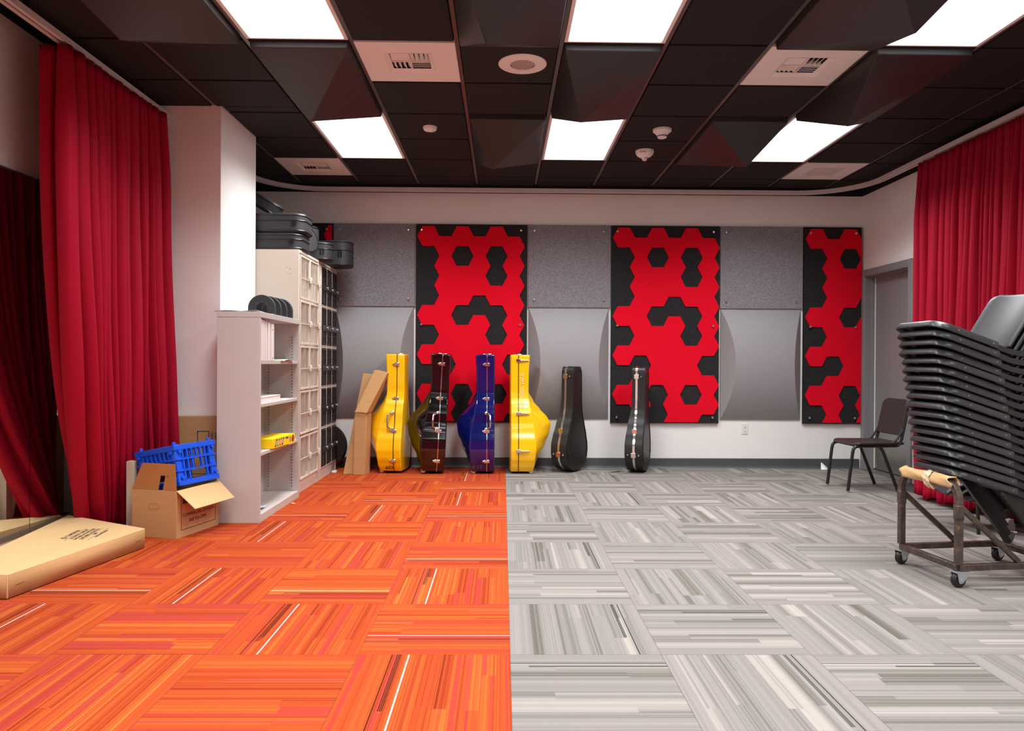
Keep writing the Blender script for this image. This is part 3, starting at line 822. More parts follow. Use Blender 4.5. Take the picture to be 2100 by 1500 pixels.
# four black horseshoe rests on top
hl_ = ['frontmost black horseshoe-shaped foam rest on top of the bookshelf','second black horseshoe-shaped foam rest from the front on the bookshelf','third black horseshoe-shaped foam rest from the front on the bookshelf','rearmost black horseshoe-shaped foam rest on top of the bookshelf']
for k in range(4):
    o = thing('horseshoe_rest', hl_[k], 'foam rest', (-1.80+.012*k,5.46+.105*k,SH+.0005), group='black horseshoe rests')
    R1, R0, hs, th = .100, .046, .055, .036
    outl = [(R1*math.cos(a*PI/24), hs+R1*math.sin(a*PI/24)) for a in range(25)] ; inn = [(R0*math.cos(a*PI/24), hs+R0*math.sin(a*PI/24)) for a in range(25)]
    outl = [(R1,0)]+outl+[(-R1,0)]; inn = [(R0,0)]+inn+[(-R0,0)]
    n = len(outl); V = [(x,-th/2,z) for x,z in outl]+[(x,-th/2,z) for x,z in inn]+[(x,th/2,z) for x,z in outl]+[(x,th/2,z) for x,z in inn]
    F = []
    for i in range(n-1):
        F += [(i,i+1,n+i+1,n+i),(2*n+i,2*n+i+1,3*n+i+1,3*n+i),(i,i+1,2*n+i+1,2*n+i),(n+i,n+i+1,3*n+i+1,3*n+i)]
    F += [(0,n,3*n,2*n),(n-1,2*n-1,4*n-1,3*n-1)]
    MB().add(V,F).build('foam_arch', M['foam'], o, bevel=.003)
    # a thin pale edge ring around the opening
    MB().tube([(x*1.0,-th/2-.0005,z) for x,z in inn],.0016,6).build('inner_edging', M['base'], o)
o = tag(MB().grid(lambda u,v:(-1.99+.30*u, 5.03+.36*v, SH+.004+.006*abs(math.sin(5*u+2*v))-.010*max(0,.06-u)*3),14,12).build('torn_paper', M['white_paper'], solid=.0012), 'crumpled torn white paper on the near end of the bookshelf top', 'paper')

# ---------------------------------------------------------------- lockers
def locker(label, y0, y1, ncol, kind):
    X1, X0, ZL, ZK = -1.702, -2.31, 2.045, .105
    xl = max(X0, -2.31)
    o = thing('locker_unit', label, 'locker', (0,0,0))
    w = (y1-y0); th = .018
    MB().box((xl,y0,.0),(X1,y0+th,ZL)).build('side_panel', M['beige'], o, bevel=.0015)
    MB().box((xl,y1-th,0),(X1,y1,ZL)).build('side_panel', M['beige'], o, bevel=.0015)
    MB().box((xl,y0+th,ZL-.018),(X1,y1-th,ZL)).build('top_panel', M['beige'], o)
    MB().box((xl,y0+th,ZK),(xl+.012,y1-th,ZL-.018)).build('back_panel', M['beige'], o)
    MB().box((xl,y0+th,0),(X1-.012,y1-th,ZK)).build('kick_base', M['beige'], o)
    cw = (w-2*th)/ncol; rows = 5; rh = (ZL-.03-ZK)/rows
    for r in range(1,rows): MB().box((xl+.012,y0+th,ZK+r*rh-.006),(X1-.03,y1-th,ZK+r*rh+.006)).build('shelf_board', M['beige'], o)
    for c in range(1,ncol): MB().box((xl+.012,y0+th+c*cw-.006,ZK),(X1-.03,y0+th+c*cw+.006,ZL-.018)).build('divider', M['beige'], o)
    if kind == 'grille':
        sc = MB()
        for z in (1.90,1.86,1.55,1.50,1.27,1.23,.92,.83,.55,.46):
            for k in range(2): sc.lathe([(.005,0),(.0045,.003),(.002,.004)],8,Matrix.Translation((X1-.10+.03*(k%2), y0-.0002, z-.012*k)) @ Matrix.Rotation(PI/2,4,'X'))
        sc.build('rivets', M['beige'], o)
    for c in range(ncol):
        for r in range(rows):
            a = y0+th+c*cw+.006; b = a+cw-.012; z0 = ZK+r*rh+.008; z1 = z0+rh-.016
            if kind == 'grille':
                fr = MB(); t = .014; x0 = X1-.004; x1 = X1+.010
                fr.box((x0,a,z0),(x1,a+t,z1)).box((x0,b-t,z0),(x1,b,z1)).box((x0,a+t,z0),(x1,b-t,z0+t)).box((x0,a+t,z1-t),(x1,b-t,z1))
                dr = fr.build('door', M['beige'], o, bevel=.001)
                g = MB(); nb = 7
                for k in range(nb):
                    y = a+t+(b-a-2*t)*(k+.5)/nb; g.tube([(X1+.003,y,z0+.004),(X1+.003,y,z1-.004)],.0021,6)
                g.tube([(X1+.008,a+.004,(z0+z1)/2-.01),(X1+.008,b-.004,(z0+z1)/2-.01)],.0030,6)
                g.build('grille', M['beige'], dr)
                la = MB().box((X1+.011,b-.034,(z0+z1)/2-.035),(X1+.030,b+.006,(z0+z1)/2+.020)); la.build('latch', M['beige'], dr, bevel=.004)
                MB().lathe([(.007,0),(.006,.003)],10,Matrix.Translation((X1+.0302,b-.014,(z0+z1)/2-.006)) @ Matrix.Rotation(PI/2,4,'Y')).build('lock', M['zinc'], dr)
            else:
                fr = MB(); t = .008
                fr.box((X1-.002,a-.004,z0-.006),(X1+.006,a+.006,z1+.006)).box((X1-.002,b-.006,z0-.006),(X1+.006,b+.004,z1+.006)).box((X1-.002,a+.006,z0-.006),(X1+.006,b-.006,z0+.003)).box((X1-.002,a+.006,z1-.003),(X1+.006,b-.006,z1+.006))
                dr = fr.build('door', M['beige'], o, bevel=.001)
                g = MB()
                ai, bi, zi, zj = a+.010, b-.010, z0+.010, z1-.010
                g.box((X1-.004,ai,zi),(X1+.009,ai+.012,zj)).box((X1-.004,bi-.012,zi),(X1+.009,bi,zj)).box((X1-.004,ai,zi),(X1+.009,bi,zi+.012)).box((X1-.004,ai,zj-.012),(X1+.009,bi,zj))
                for k in range(1,6):
                    y = ai+(bi-ai)*k/6; g.tube([(X1+.003,y,zi),(X1+.003,y,zj)],.0032,6)
                for k in range(1,4):
                    z = zi+(zj-zi)*k/4; g.tube([(X1+.006,ai,z),(X1+.006,bi,z)],.003,6)
                g.build('wire_panel', M['black_metal'], dr)
                zc = (z0+z1)/2-.01
                MB().box((X1+.0095,ai-.004,zc-.027),(X1+.016,b+.020,zc+.027)).build('hasp', M['black_plastic'], dr, bevel=.002)
                MB().lathe([(.017,0),(.017,.006),(.013,.008),(.005,.0085)],14,Matrix.Translation((X1+.0165,b+.000,zc)) @ Matrix.Rotation(PI/2,4,'Y')).build('lock', M['zinc'], dr)
    return o
locker('beige steel locker unit with two columns of barred doors, next to the bookshelf', 6.085, 6.735, 2, 'grille')
locker('far locker unit with three columns of black wire doors and black hasps', 6.80, 7.46, 3, 'black')
# instrument seen as a dark round edge beside the lockers
o = tag(MB().lathe([(.10,-.05),(.22,-.045),(.235,0),(.22,.045),(.10,.05)],36,Matrix.Translation((-1.84,7.56,.24)) @ Matrix.Rotation(PI/2,4,'X')).build('round_case', M['case_black']), 'black round instrument case behind the far end of the lockers', 'instrument case')

# gig bags on top of the lockers
def gigbag(label, c, d, rot=(0,0,0), m='nylon', r=.05, handle=False, zips=True):
    o = thing('gig_bag', label, 'instrument bag', c, rot, group='black instrument bags on the lockers')
    L, W, H = d
    MB().prism(rrect(-L/2,-W/2,L/2,W/2,min(r*1.7,W/2.2)),0,H).build('bag_body', M[m], o, bevel=.018, seg=4)
    for z in (.018, H-.018):
        P = [(x*1.004,y*1.004,z) for x,y in rrect(-L/2,-W/2,L/2,W/2,min(r*1.7,W/2.2))]
        MB().tube(P,.0045,6,closed=True).build('piping', M['black_plastic'], o)
    if zips:
        P = [(x*1.006,y*1.012,H*.62) for x,y in rrect(-L/2,-W/2,L/2,W/2,min(r*1.7,W/2.2))]
        MB().tube(P,.004,6,closed=True).build('zip', M['black_plastic'], o)
        q = MB()
        for y in (0,.025): q.box((L/2-.10+y,-W/2-.010,H*.36),(L/2-.088+y,-W/2-.003,H*.62))
        q.build('zip_pulls', M['black_plastic'], o)
    return o
gigbag('black gig bag lying lowest on the near end of the beige lockers', (-2.02,6.27,2.0465), (.66,.32,.145))
b_ = gigbag('black gig bag stacked second on the near end of the beige lockers', (-2.015,6.28,2.1930), (.69,.33,.165))
MB().tube([(-.10,-.166,.012),(-.10,-.20,.03),(-.22,-.21,.02),(-.36,-.20,-.03)],.016,8).build('carry_strap', M['nylon_grey'], b_)
o = gigbag('dark slanted bag neck resting on top of the two stacked gig bags', (-2.20,6.35,2.3595), (.66,.20,.11), (0,math.radians(30),0), zips=False)
o.location = (-2.25,6.34,2.515)
o = thing('drum_bag', 'black round bag leaning beside the two stacked gig bags on the lockers', 'instrument bag', (-1.83,6.56,2.182), (math.radians(78),0,math.radians(62)), group='black instrument bags on the lockers')
MB().lathe([(.05,-.11),(.112,-.107),(.130,-.09),(.134,0),(.130,.09),(.112,.107),(.05,.11)],36).build('bag_body', M['nylon'], o)
for z in (-.095,.095): MB().tube([(.131*math.cos(a*PI/18),.131*math.sin(a*PI/18),z) for a in range(36)],.0045,6,closed=True).build('piping', M['black_plastic'], o)
gigbag('purple-grey bag standing behind the other bags on the lockers', (-2.01,7.10,2.0475), (.42,.24,.37), (0,0,0), m='nylon_grey', r=.12, zips=False)
gigbag('small black bag with a lighter end panel, overhanging the gap between the lockers', (-1.815,6.84,2.0475), (.43,.20,.175), (0,0,math.radians(4)))
gigbag('long black bag at the far end, sticking out over the locker edge', (-1.76,7.30,2.0475), (.52,.24,.26), (0,0,math.radians(-8)), r=.06)

# ---------------------------------------------------------------- boxes by the curtain
def obox(name, o, pts, m): pass
BO = thing('moving_box', 'open brown cardboard box with blue print, in front of the bookshelf end', 'box', (-2.025,4.545,0), (0,0,math.radians(-14.5)))
bw, bd, bh, tk = .325, .42, .300, .004
wl = MB()
wl.box((-bw,0,0),(0,tk,bh)).box((-bw,bd-tk,0),(0,bd,bh)).box((-bw,tk,0),(-bw+tk,bd-tk,bh)).box((-tk,tk,0),(0,bd-tk,bh)).box((-bw+tk,tk,0),(-tk,bd-tk,tk))
wl.build('box_body', M['card'], BO, bevel=.0015)
# near flap standing up with a hand hole, right flap folded outward and down
def flap(w0, w1, h, m, Mx, hole=None, inset=0.0):
    o_ = [(-w0/2,0),(w0/2,0),(w1/2+inset,h),(-w1/2+inset,h)]
    mb = MB()
    if hole is None:
        mb.prism(o_, -.002, .002, Mx)
    else:
        hx0, hx1, hy0, hy1 = hole
        def xl_(y): return -w0/2 + (-w1/2+inset+w0/2)*y/h
        def xr_(y): return w0/2 + (w1/2+inset-w0/2)*y/h
        for q in ([(xl_(0),0),(xr_(0),0),(xr_(hy0),hy0),(xl_(hy0),hy0)] if hy0 > 0 else None, [(xl_(hy0),hy0),(hx0,hy0),(hx0,hy1),(xl_(hy1),hy1)], [(hx1,hy0),(xr_(hy0),hy0),(xr_(hy1),hy1),(hx1,hy1)], [(xl_(hy1),hy1),(xr_(hy1),hy1),(xr_(h),h),(xl_(h),h)]):
            if q: mb.prism(q, -.002, .002, Mx)
    return mb
Mx = Matrix.Translation((-bw/2,.002,bh+.001)) @ Matrix.Rotation(math.radians(76),4,'X')
ff = flap(.325,.24,.165,'card_in',Mx,hole=(.03,.065,.0,.09)).build('front_flap', M['card_in'], BO)
text('Z', .02, M['ink'], Mx @ Matrix.Translation((.085,.085,.0022)) @ Matrix.Rotation(PI/2,4,'Z'), ff)
Mx = Matrix.Translation((.002,bd/2,bh+.001)) @ Matrix.Rotation(math.radians(90),4,'Z') @ Matrix.Rotation(math.radians(-38-8),4,'X')
rf = flap(.42,.40,.165,'card',Matrix.Translation((.002,bd/2,bh)) @ Matrix.Rotation(math.radians(-90),4,'Z') @ Matrix.Rotation(math.radians(-40),4,'X')).build('side_flap', M['card_pale'], BO)
Mx = Matrix.Translation((-bw-.002,bd/2,bh)) @ Matrix.Rotation(math.radians(90),4,'Z') @ Matrix.Rotation(math.radians(60),4,'X')
# print on the right-hand face
def MR(y, z): return frame((.0006,y,z),(0,1,0),(0,0,1))
pr = MB()
fx0, fx1, fz0, fz1, lw = .045, .385, .045, .275, .0018
for a, b in (((fx0,fz0),(fx1,fz0+lw*2)),((fx0,fz1-lw*2),(fx1,fz1)),((fx0,fz0),(fx0+lw*2,fz1)),((fx1-lw*2,fz0),(fx1,fz1))): pr.box((.0002,a[0],a[1]),(.0008,b[0],b[1]))
pr.build('printed_frame', M['ink'], BO)
text('COMMERCIAL DIVISION', .030, M['ink'], MR(.215,.134), BO, sx=.98)
text('800 726-3999', .030, M['ink'], MR(.205,.094), BO)
MB().box((.0002,.06,.208),(.0008,.30,.240)).build('printed_bar', M['ink'], BO)
hh_ = MB().tube([(-bw/2-.04,-.0006,.205),(-bw/2-.03,-.0006,.215)]+[(-bw/2+.03,-.0006,.215),(-bw/2+.04,-.0006,.205),(-bw/2+.04,-.0006,.19),(-bw/2+.03,-.0006,.182),(-bw/2-.03,-.0006,.182),(-bw/2-.04,-.0006,.19)],.0009,4,closed=True).build('hand_hole_perforation', M['card_in'], BO)

# blue milk crate tilted in the box
CR = thing('milk_crate', 'bright blue plastic milk crate tipped into the open cardboard box', 'crate', (0,0,0))
cs, ch = .33, .262
g = MB(); n = 0
hs = cs/2
for sx in (-1,1):
    for sy in (-1,1):
        MB().prism(rrect(sx*hs-(.052 if sx>0 else 0), sy*hs-(.052 if sy>0 else 0), sx*hs+(.052 if sx<0 else 0), sy*hs+(.052 if sy<0 else 0),.012,3),.002,ch-.002).build('corner_post', M['blue'], CR, bevel=.003)
for nm, z0, z1, e in (('bottom_rim',0,.034,.006),('top_rim',ch-.034,ch,.008)):
    r = MB()
    for a, b in (((-hs-e,-hs-e),(hs+e,-hs+.012)),((-hs-e,hs-.012),(hs+e,hs+e)),((-hs-e,-hs+.012),(-hs+.012,hs-.012)),((hs-.012,-hs+.012),(hs+e,hs-.012))): r.box((a[0],a[1],z0),(b[0],b[1],z1))
    r.build(nm, M['blue'], CR, bevel=.003)
for s_, ax in ((-1,'y'),(1,'y'),(-1,'x'),(1,'x')):
    sd = MB()
    for z in (.095,.168): sd.box(*( ((-hs,s_*hs-.009,z-.004),(hs,s_*hs+.009,z+.004)) if ax == 'y' else ((s_*hs-.009,-hs,z-.004),(s_*hs+.009,hs,z+.004)) ))
    for k in range(-3,4):
        p = k*.037
        for z0, z1 in ((.03,.095),(.168,ch-.03),(.095,.168)):
            if (z0, abs(k)) in ((.03,0),(.03,1),(.095,0)) : continue
            sd.box(*( ((p-.0055,s_*hs-.007,z0),(p+.0055,s_*hs+.007,z1)) if ax == 'y' else ((s_*hs-.007,p-.0055,z0),(s_*hs+.007,p+.0055,z1)) ))
            for zz, sg in ((z0,1),(z1,-1)):
                q = [(p-.014,zz),(p+.014,zz),(p+.0055,zz+sg*.014),(p-.0055,zz+sg*.014)]
                if ax == 'y': Mq = Matrix(((1,0,0,0),(0,0,1,s_*hs-.007),(0,1,0,0),(0,0,0,1)))
                else: Mq = Matrix(((0,0,1,s_*hs-.007),(1,0,0,0),(0,1,0,0),(0,0,0,1)))
                sd.prism(q,0,.014,Mq)
    sd.build('lattice_side', M['blue'], CR)
bt = MB()
for k in range(-4,5): bt.box((k*.034-.005,-hs,ch-.012),(k*.034+.005,hs,ch-.002)).box((-hs,k*.034-.005,ch-.012),(hs,k*.034+.005,ch-.002))
bt.build('lattice_base', M['blue'], CR)
for sx in (-1,1):
    for sy in (-1,1):
        MB().lathe([(.011,ch),(.011,ch+.018),(.009,ch+.020)],12,Matrix.Translation((sx*(hs-.022),sy*(hs-.022),0))).build('corner_peg', M['blue'], CR)
        for z in (.05, ch-.045):
            MB().lathe([(.011,0),(.011,.016)],12,Matrix.Translation((sx*(hs-.026),sy*(hs+.001),z)) @ Matrix.Rotation(sy*-PI/2,4,'X')).build('corner_peg', M['blue'], CR)
            MB().lathe([(.011,0),(.011,.016)],12,Matrix.Translation((sx*(hs+.001),sy*(hs-.026),z)) @ Matrix.Rotation(sx*PI/2,4,'Y')).build('corner_peg', M['blue'], CR)
CR.matrix_world = Matrix.Translation((-2.118,4.825,.290)) @ Matrix.Rotation(math.radians(-10.5),4,'Y') @ Matrix.Rotation(math.radians(-3.5),4,'X') @ Matrix.Rotation(math.radians(-22),4,'Z')

# big carton standing flat against the pillar
o = thing('wardrobe_carton', 'large flat brown carton printed LABEL HERE, against the pillar behind the blue crate', 'box', (-2.30,5.235,0))
MB().box((-.13,0,0),(.325,.09,.712)).build('carton_body', M['card'], o, bevel=.002)
for z in (.30,): MB().box((-.13,-.0006,z),(.325,.0002,z+.004)).build('printed_line', M['ink'], o)
pr = MB()
for a, b in (((.115,.52),(.121,.61)),((.195,.52),(.201,.61)),((.115,.604),(.201,.61)),((.115,.52),(.201,.526))): pr.box((a[0],-.0006,a[1]),(b[0],.0002,b[1]))
pr.build('printed_square', M['ink'], o)
def MF(x, z): return frame((x,-.0008,z),(0,0,1),(-1,0,0))
text('LABEL', .026, M['ink'], MF(.222,.572), o); text('HERE', .026, M['ink'], MF(.252,.572), o)
text('YOU', .036, M['ink'], MF(.165,.235), o); text('HOLD', .036, M['ink'], MF(.215,.235), o)
# a pale plank end between the curtain and the box
o = tag(MB().box((-2.425,4.72,0),(-2.375,4.78,.46)).build('wood_offcut', mat('grey_wood', rgb(186,168,148), .8, var=.15, vscale=8, stretch=(4,4,.4)), bevel=.002), 'pale grey wooden offcut standing between the red curtain and the open box', 'wood')

# flat guitar carton on the floor
o = thing('guitar_carton', 'flat tapered guitar carton lying on the orange carpet at the left edge', 'box', (0,0,0))
A_, B_, C_, D_ = (-2.785,4.705), (-2.115,4.335), (-2.287,3.392), (-2.60,3.40)
MB().prism([D_,C_,B_,A_],.004,.117).build('carton_body', M['card_pale'], o, bevel=.003)
# side faces in the browner board
sd = MB()
for p, q in ((C_,B_),(D_,C_),(B_,A_)):
    d_ = Vector((q[0]-p[0],q[1]-p[1])).normalized(); nn = Vector((d_.y,-d_.x))
    a = Vector(p)+d_*.004+nn*.0008; b = Vector(q)-d_*.004+nn*.0008
    sd.add([(a.x,a.y,.006),(b.x,b.y,.006),(b.x,b.y,.113),(a.x,a.y,.113)],[(0,1,2,3)])
sd.build('carton_sides', M['card'], o, solid=.001)
tx = Vector((A_[0]-D_[0],A_[1]-D_[1])).normalized(); tx = Vector((.30,.95)).normalized() if False else tx
def MT(s, t):    # s along the reading direction, t across (towards the wall)
    ex = Vector((tx.x,tx.y,0)); ey = Vector((-tx.y,tx.x,0))
    c0 = Vector((-2.395,4.185,.1176)); return frame(c0+ex*s+ey*t, ex, ey)
for body, t_, size in (('\u25ce YAMAHA',.060,.040),('ACOUSTIC GUITAR',.018,.026),('GUITARE ACOUSTIQUE',-.010,.026),('GUITARRA AC\u00daSTICA',-.038,.026),('C40II',-.066,.020),('MADE IN INDONESIA',-.100,.018)):
    text(body, size, M['ink_black'], MT(0,t_), o)
ln = MB()
for t_ in (.036,-.054,-.084): ln.box((-.15,-.0012,-.0002),(.15,.0012,.0002),MT(0,t_))
ln.build('printed_lines', M['ink_black'], o)
st = MB()
for f_ in (.07,.94):
    p = Vector(C_)*(1-f_)+Vector(B_)*f_; d_ = (Vector(B_)-Vector(C_)).normalized(); nn = Vector((d_.y,-d_.x))
    a = p+nn*.0025
    st.tube([(a.x-d_.x*.025,a.y-d_.y*.025,.058),(a.x+d_.x*.025,a.y+d_.y*.025,.060)],.0022,6)
st.build('tab_slots', M['card_in'], o)

# small debris
o = tag(MB().lathe([(.001,0),(.016,.001),(.017,.006),(.010,.009),(.001,.009)],16,Matrix.Translation((-1.628,5.687,.0)) @ Matrix.Diagonal((1,.6,1,1))).build('cork_disc', M['card_pale'], angle=60), 'small tan disc on the orange carpet by the bookshelf corner', 'disc')
o = tag(MB().box((-1.70,7.27,0),(-1.655,7.33,.02)).build('plug_block', M['white_plastic'], bevel=.003), 'small white plastic block on the floor at the far locker end', 'block')
# ---------------------------------------------------------------- guitarron cases
def outline_band(wk, z0, z1, x0, x1, off, n=60, bottom=True):
    """closed strip following the outline y=+-w(z), standing off by 'off'; returns an MB"""
    zs = [z0+(z1-z0)*i/n for i in range(n+1)]
    P = [(key(wk,z), z) for z in zs]; P = P + [(-y, z) for y, z in reversed(P)]
    m = len(P); V = []; F = []
    for i, (y, z) in enumerate(P):
        a = P[i-1] if i else P[-1]; b = P[(i+1) % m]
        t = Vector((b[0]-a[0], b[1]-a[1]));
        nn = Vector((t.y,-t.x)); nn = nn.normalized() if nn.length else Vector((0,1))
        for x, o_ in ((x0,-.004),(x1,-.004),(x1,off),(x0,off)): V.append((x, y+nn.x*o_, z+nn.y*o_))
    for i in range(m):
        j = (i+1) % m
        for k in range(4): F.append((i*4+k, i*4+(k+1)%4, j*4+(k+1)%4, j*4+k))
    return MB().add(V, F)

GW = [(0,.150),(.03,.178),(.08,.202),(.16,.226),(.24,.234),(.34,.224),(.43,.196),(.52,.176),(.60,.168),(.68,.140),(.75,.106),(.82,.096),(1.0,.098),(1.15,.100),(1.19,.098)]
GT = [(0,.215),(.1,.236),(.27,.250),(.40,.238),(.50,.222),(.62,.197),(.72,.182),(.80,.177),(1.0,.179),(1.19,.189)]
GB_ = [(.03,0),(.15,.03),(.28,.085),(.40,.135),(.49,.160),(.56,.140),(.64,.085),(.72,.040),(.82,0)]
def guitarron(label, loc, rot, m, seam, bulge=1.0, latch='four', handle=True, marks=None, mirror=False, wheel=True, seam_x=-.075):
    o = thing('guitarron_case', label, 'instrument case', loc, rot, group='large mariachi bass cases along the wall')
    H = 1.19; z0 = .022
    ny, nz = 17, 66
    zs = [z0+(H-z0)*i/(nz-1) for i in range(nz)]
    V = []; F = []
    def idx(side, j, i): return (side*nz + j)*ny + i
    for side in (0,1):
        for z in zs:
            w = key(GW,z); t = key(GT,z); b = key(GB_,z)*bulge
            for i in range(ny):
                q = -1+2*i/(ny-1); q = math.copysign(abs(q)**.85, q)
                if side == 0: x = .010*(1-q*q)
                else: x = -t - b*(1-abs(q)**1.25) - .006*(1-q*q)
                V.append((x, w*q, z))
    for side in (0,1):
        for j in range(nz-1):
            for i in range(ny-1): F.append((idx(side,j,i),idx(side,j,i+1),idx(side,j+1,i+1),idx(side,j+1,i)))
    for j in range(nz-1):
        for i in (0,ny-1): F.append((idx(0,j,i),idx(0,j+1,i),idx(1,j+1,i),idx(1,j,i)))
    for j in (0,nz-1):
        for i in range(ny-1): F.append((idx(0,j,i),idx(0,j,i+1),idx(1,j,i+1),idx(1,j,i)))
    MB().add(V,F).build('case_shell', m, o, bevel=.010, seg=3, angle=32)
    outline_band(GW, z0, H, seam_x-.004, seam_x+.004, .0022).build('seam_strip', seam, o)
    sgn = 1 if mirror else -1                       # which edge faces the room
    def edge(z, off=0): return sgn*(key(GW,z)+off)
    if latch == 'four':
        for z in (1.09,.745,.425,.130):
            dz = .02; sl = (key(GW,z+dz)-key(GW,z-dz))/(2*dz)
            Mx = Matrix.Translation((seam_x,edge(z,.001),z)) @ Matrix.Rotation(-sgn*math.atan(sl) if False else 0,4,'X')
            b_ = MB().box((-.030,min(0,sgn*.010),-.016),(.026,max(0,sgn*.010),.016),Mx).box((-.044,min(0,sgn*.008),-.009),(-.030,max(0,sgn*.008),.009),Mx)
            p = b_.build('latch', M['chrome'], o, bevel=.003)
            MB().tube([tuple(Mx @ Vector((-.034,sgn*.011,0))),tuple(Mx @ Vector((.016,sgn*.013,0)))],.006,8).build('latch_lever', M['chrome'], p)
    else:
        for z in (1.135,.600,.235):
            b_ = MB().box((seam_x-.022,min(edge(z),edge(z,.010)),z-.016),(seam_x+.024,max(edge(z),edge(z,.010)),z+.016))
            p = b_.build('latch', M['chrome'], o, bevel=.003)
            MB().tube([(seam_x-.02,edge(z,.012),z),(seam_x-.055,edge(z,.010),z),(seam_x-.105,edge(z,.006),z)],[.009,.006,.006],8).build('latch_lever', M['chrome'], p)
    if handle:
        hx = seam_x-.052 if handle == 1 else seam_x+.020
        s2 = -1 if handle == 1 else 1
        P = [(hx+ -s2*.030,edge(.60,.002),.605),(hx-s2*.012,edge(.60,.024),.600),(hx+s2*.010,edge(.58,.040),.580),(hx+s2*.014,edge(.52,.044),.525),(hx+s2*.010,edge(.48,.040),.470),(hx-s2*.012,edge(.46,.022),.450),(hx-s2*.030,edge(.455,.002),.445)]
        hd = MB().tube(P,[.008,.010,.011,.011,.011,.010,.008],10).build('carry_handle', M['chrome'], o)
        hp = MB()
        for z in (.605,.445): hp.lathe([(.016,0),(.015,.010),(.010,.014)],14,Matrix.Translation((hx-s2*.030,edge(z),z)) @ Matrix.Rotation(-sgn*PI/2,4,'X'))
        hp.build('handle_mounts', M['chrome'], hd)
    # small metal fitting on the end of the neck
    MB().box((-.115,-.03,H+.0005),(-.03,.0,H+.010)).box((-.095,-.05,H+.0005),(-.045,.02,H+.006)).build('top_latch', M['chrome'], o, bevel=.002)
    fb = MB()
    for x in (-.035,-.17):
        for y in (-.10,.10): fb.box((x-.018,y-.02,0),(x+.018,y+.02,z0+.006))
    for i_, (x, y) in enumerate(((-.035,-.10),(-.035,.10),(-.17,-.10),(-.17,.10))):
        MB().box((x-.018,y-.02,0),(x+.018,y+.02,z0+.004)).build('foot', M['rubber'], o, bevel=.003)
    for y in (-.155,.155):
        MB().lathe([(.020,-.010),(.024,-.006),(.024,.006),(.020,.010)],18,Matrix.Translation((-.205,y,.0245)) @ Matrix.Rotation(PI/2,4,'X')).build('wheel', M['zinc'], o)
    if marks:
        for body, size, x, z, mm, up in marks:
            w = edge(z,.006 if up else .0025)
            ex, ey = ((1,0,0),(0,0,1)) if not up else ((0,0,1),(-1,0,0))
            if mirror: ex, ey = ((-1,0,0),(0,0,1)) if not up else ((0,0,1),(1,0,0))
            sl = (key(GW,z+.02)-key(GW,z-.02))/.04
            ey2 = (0, sgn*sl, 1); 
            if not up: fr_ = frame((x,w,z), ex, ey2)
            else: fr_ = frame((x,w,z),(0,sgn*sl,1), ey)
            text(body, size, mm, fr_, o, 'hand_lettering', depth=.0008)
    return o
guitarron('glossy yellow bulging instrument case leaning next to the cartons', (-.985,7.425,0), (0,math.radians(.3),math.radians(-5)), M['yellow'], M['black_plastic'], 1.22, marks=[('603',.055,-.12,.058,M['ink_black'],False)])
guitarron('glossy black bulging instrument case between the yellow and the blue cases', (-.600,7.405,0), (0,math.radians(3.0),math.radians(7)), M['gloss_black'], M['chrome'], 1.0)
guitarron('glossy dark blue bulging instrument case standing by the carpet boundary', (-.085,7.420,0), (0,0,math.radians(2)), M['gloss_navy'], M['chrome'], .95, handle=2, marks=[('6 13',.055,-.17,.072,M['nylon_grey'],False)])
guitarron('glossy yellow bulging instrument case on the grey carpet, its bulge to the right', (.083,7.425,0), (0,0,PI+math.radians(1)), M['yellow'], M['black_plastic'], 1.15, latch='three', handle=0, mirror=True, marks=[('608',.046,-.115,.690,M['chalk'],True),('SHSD',.046,-.115,.812,M['chalk'],True),('VAPA',.046,-.115,.945,M['chalk'],True)])

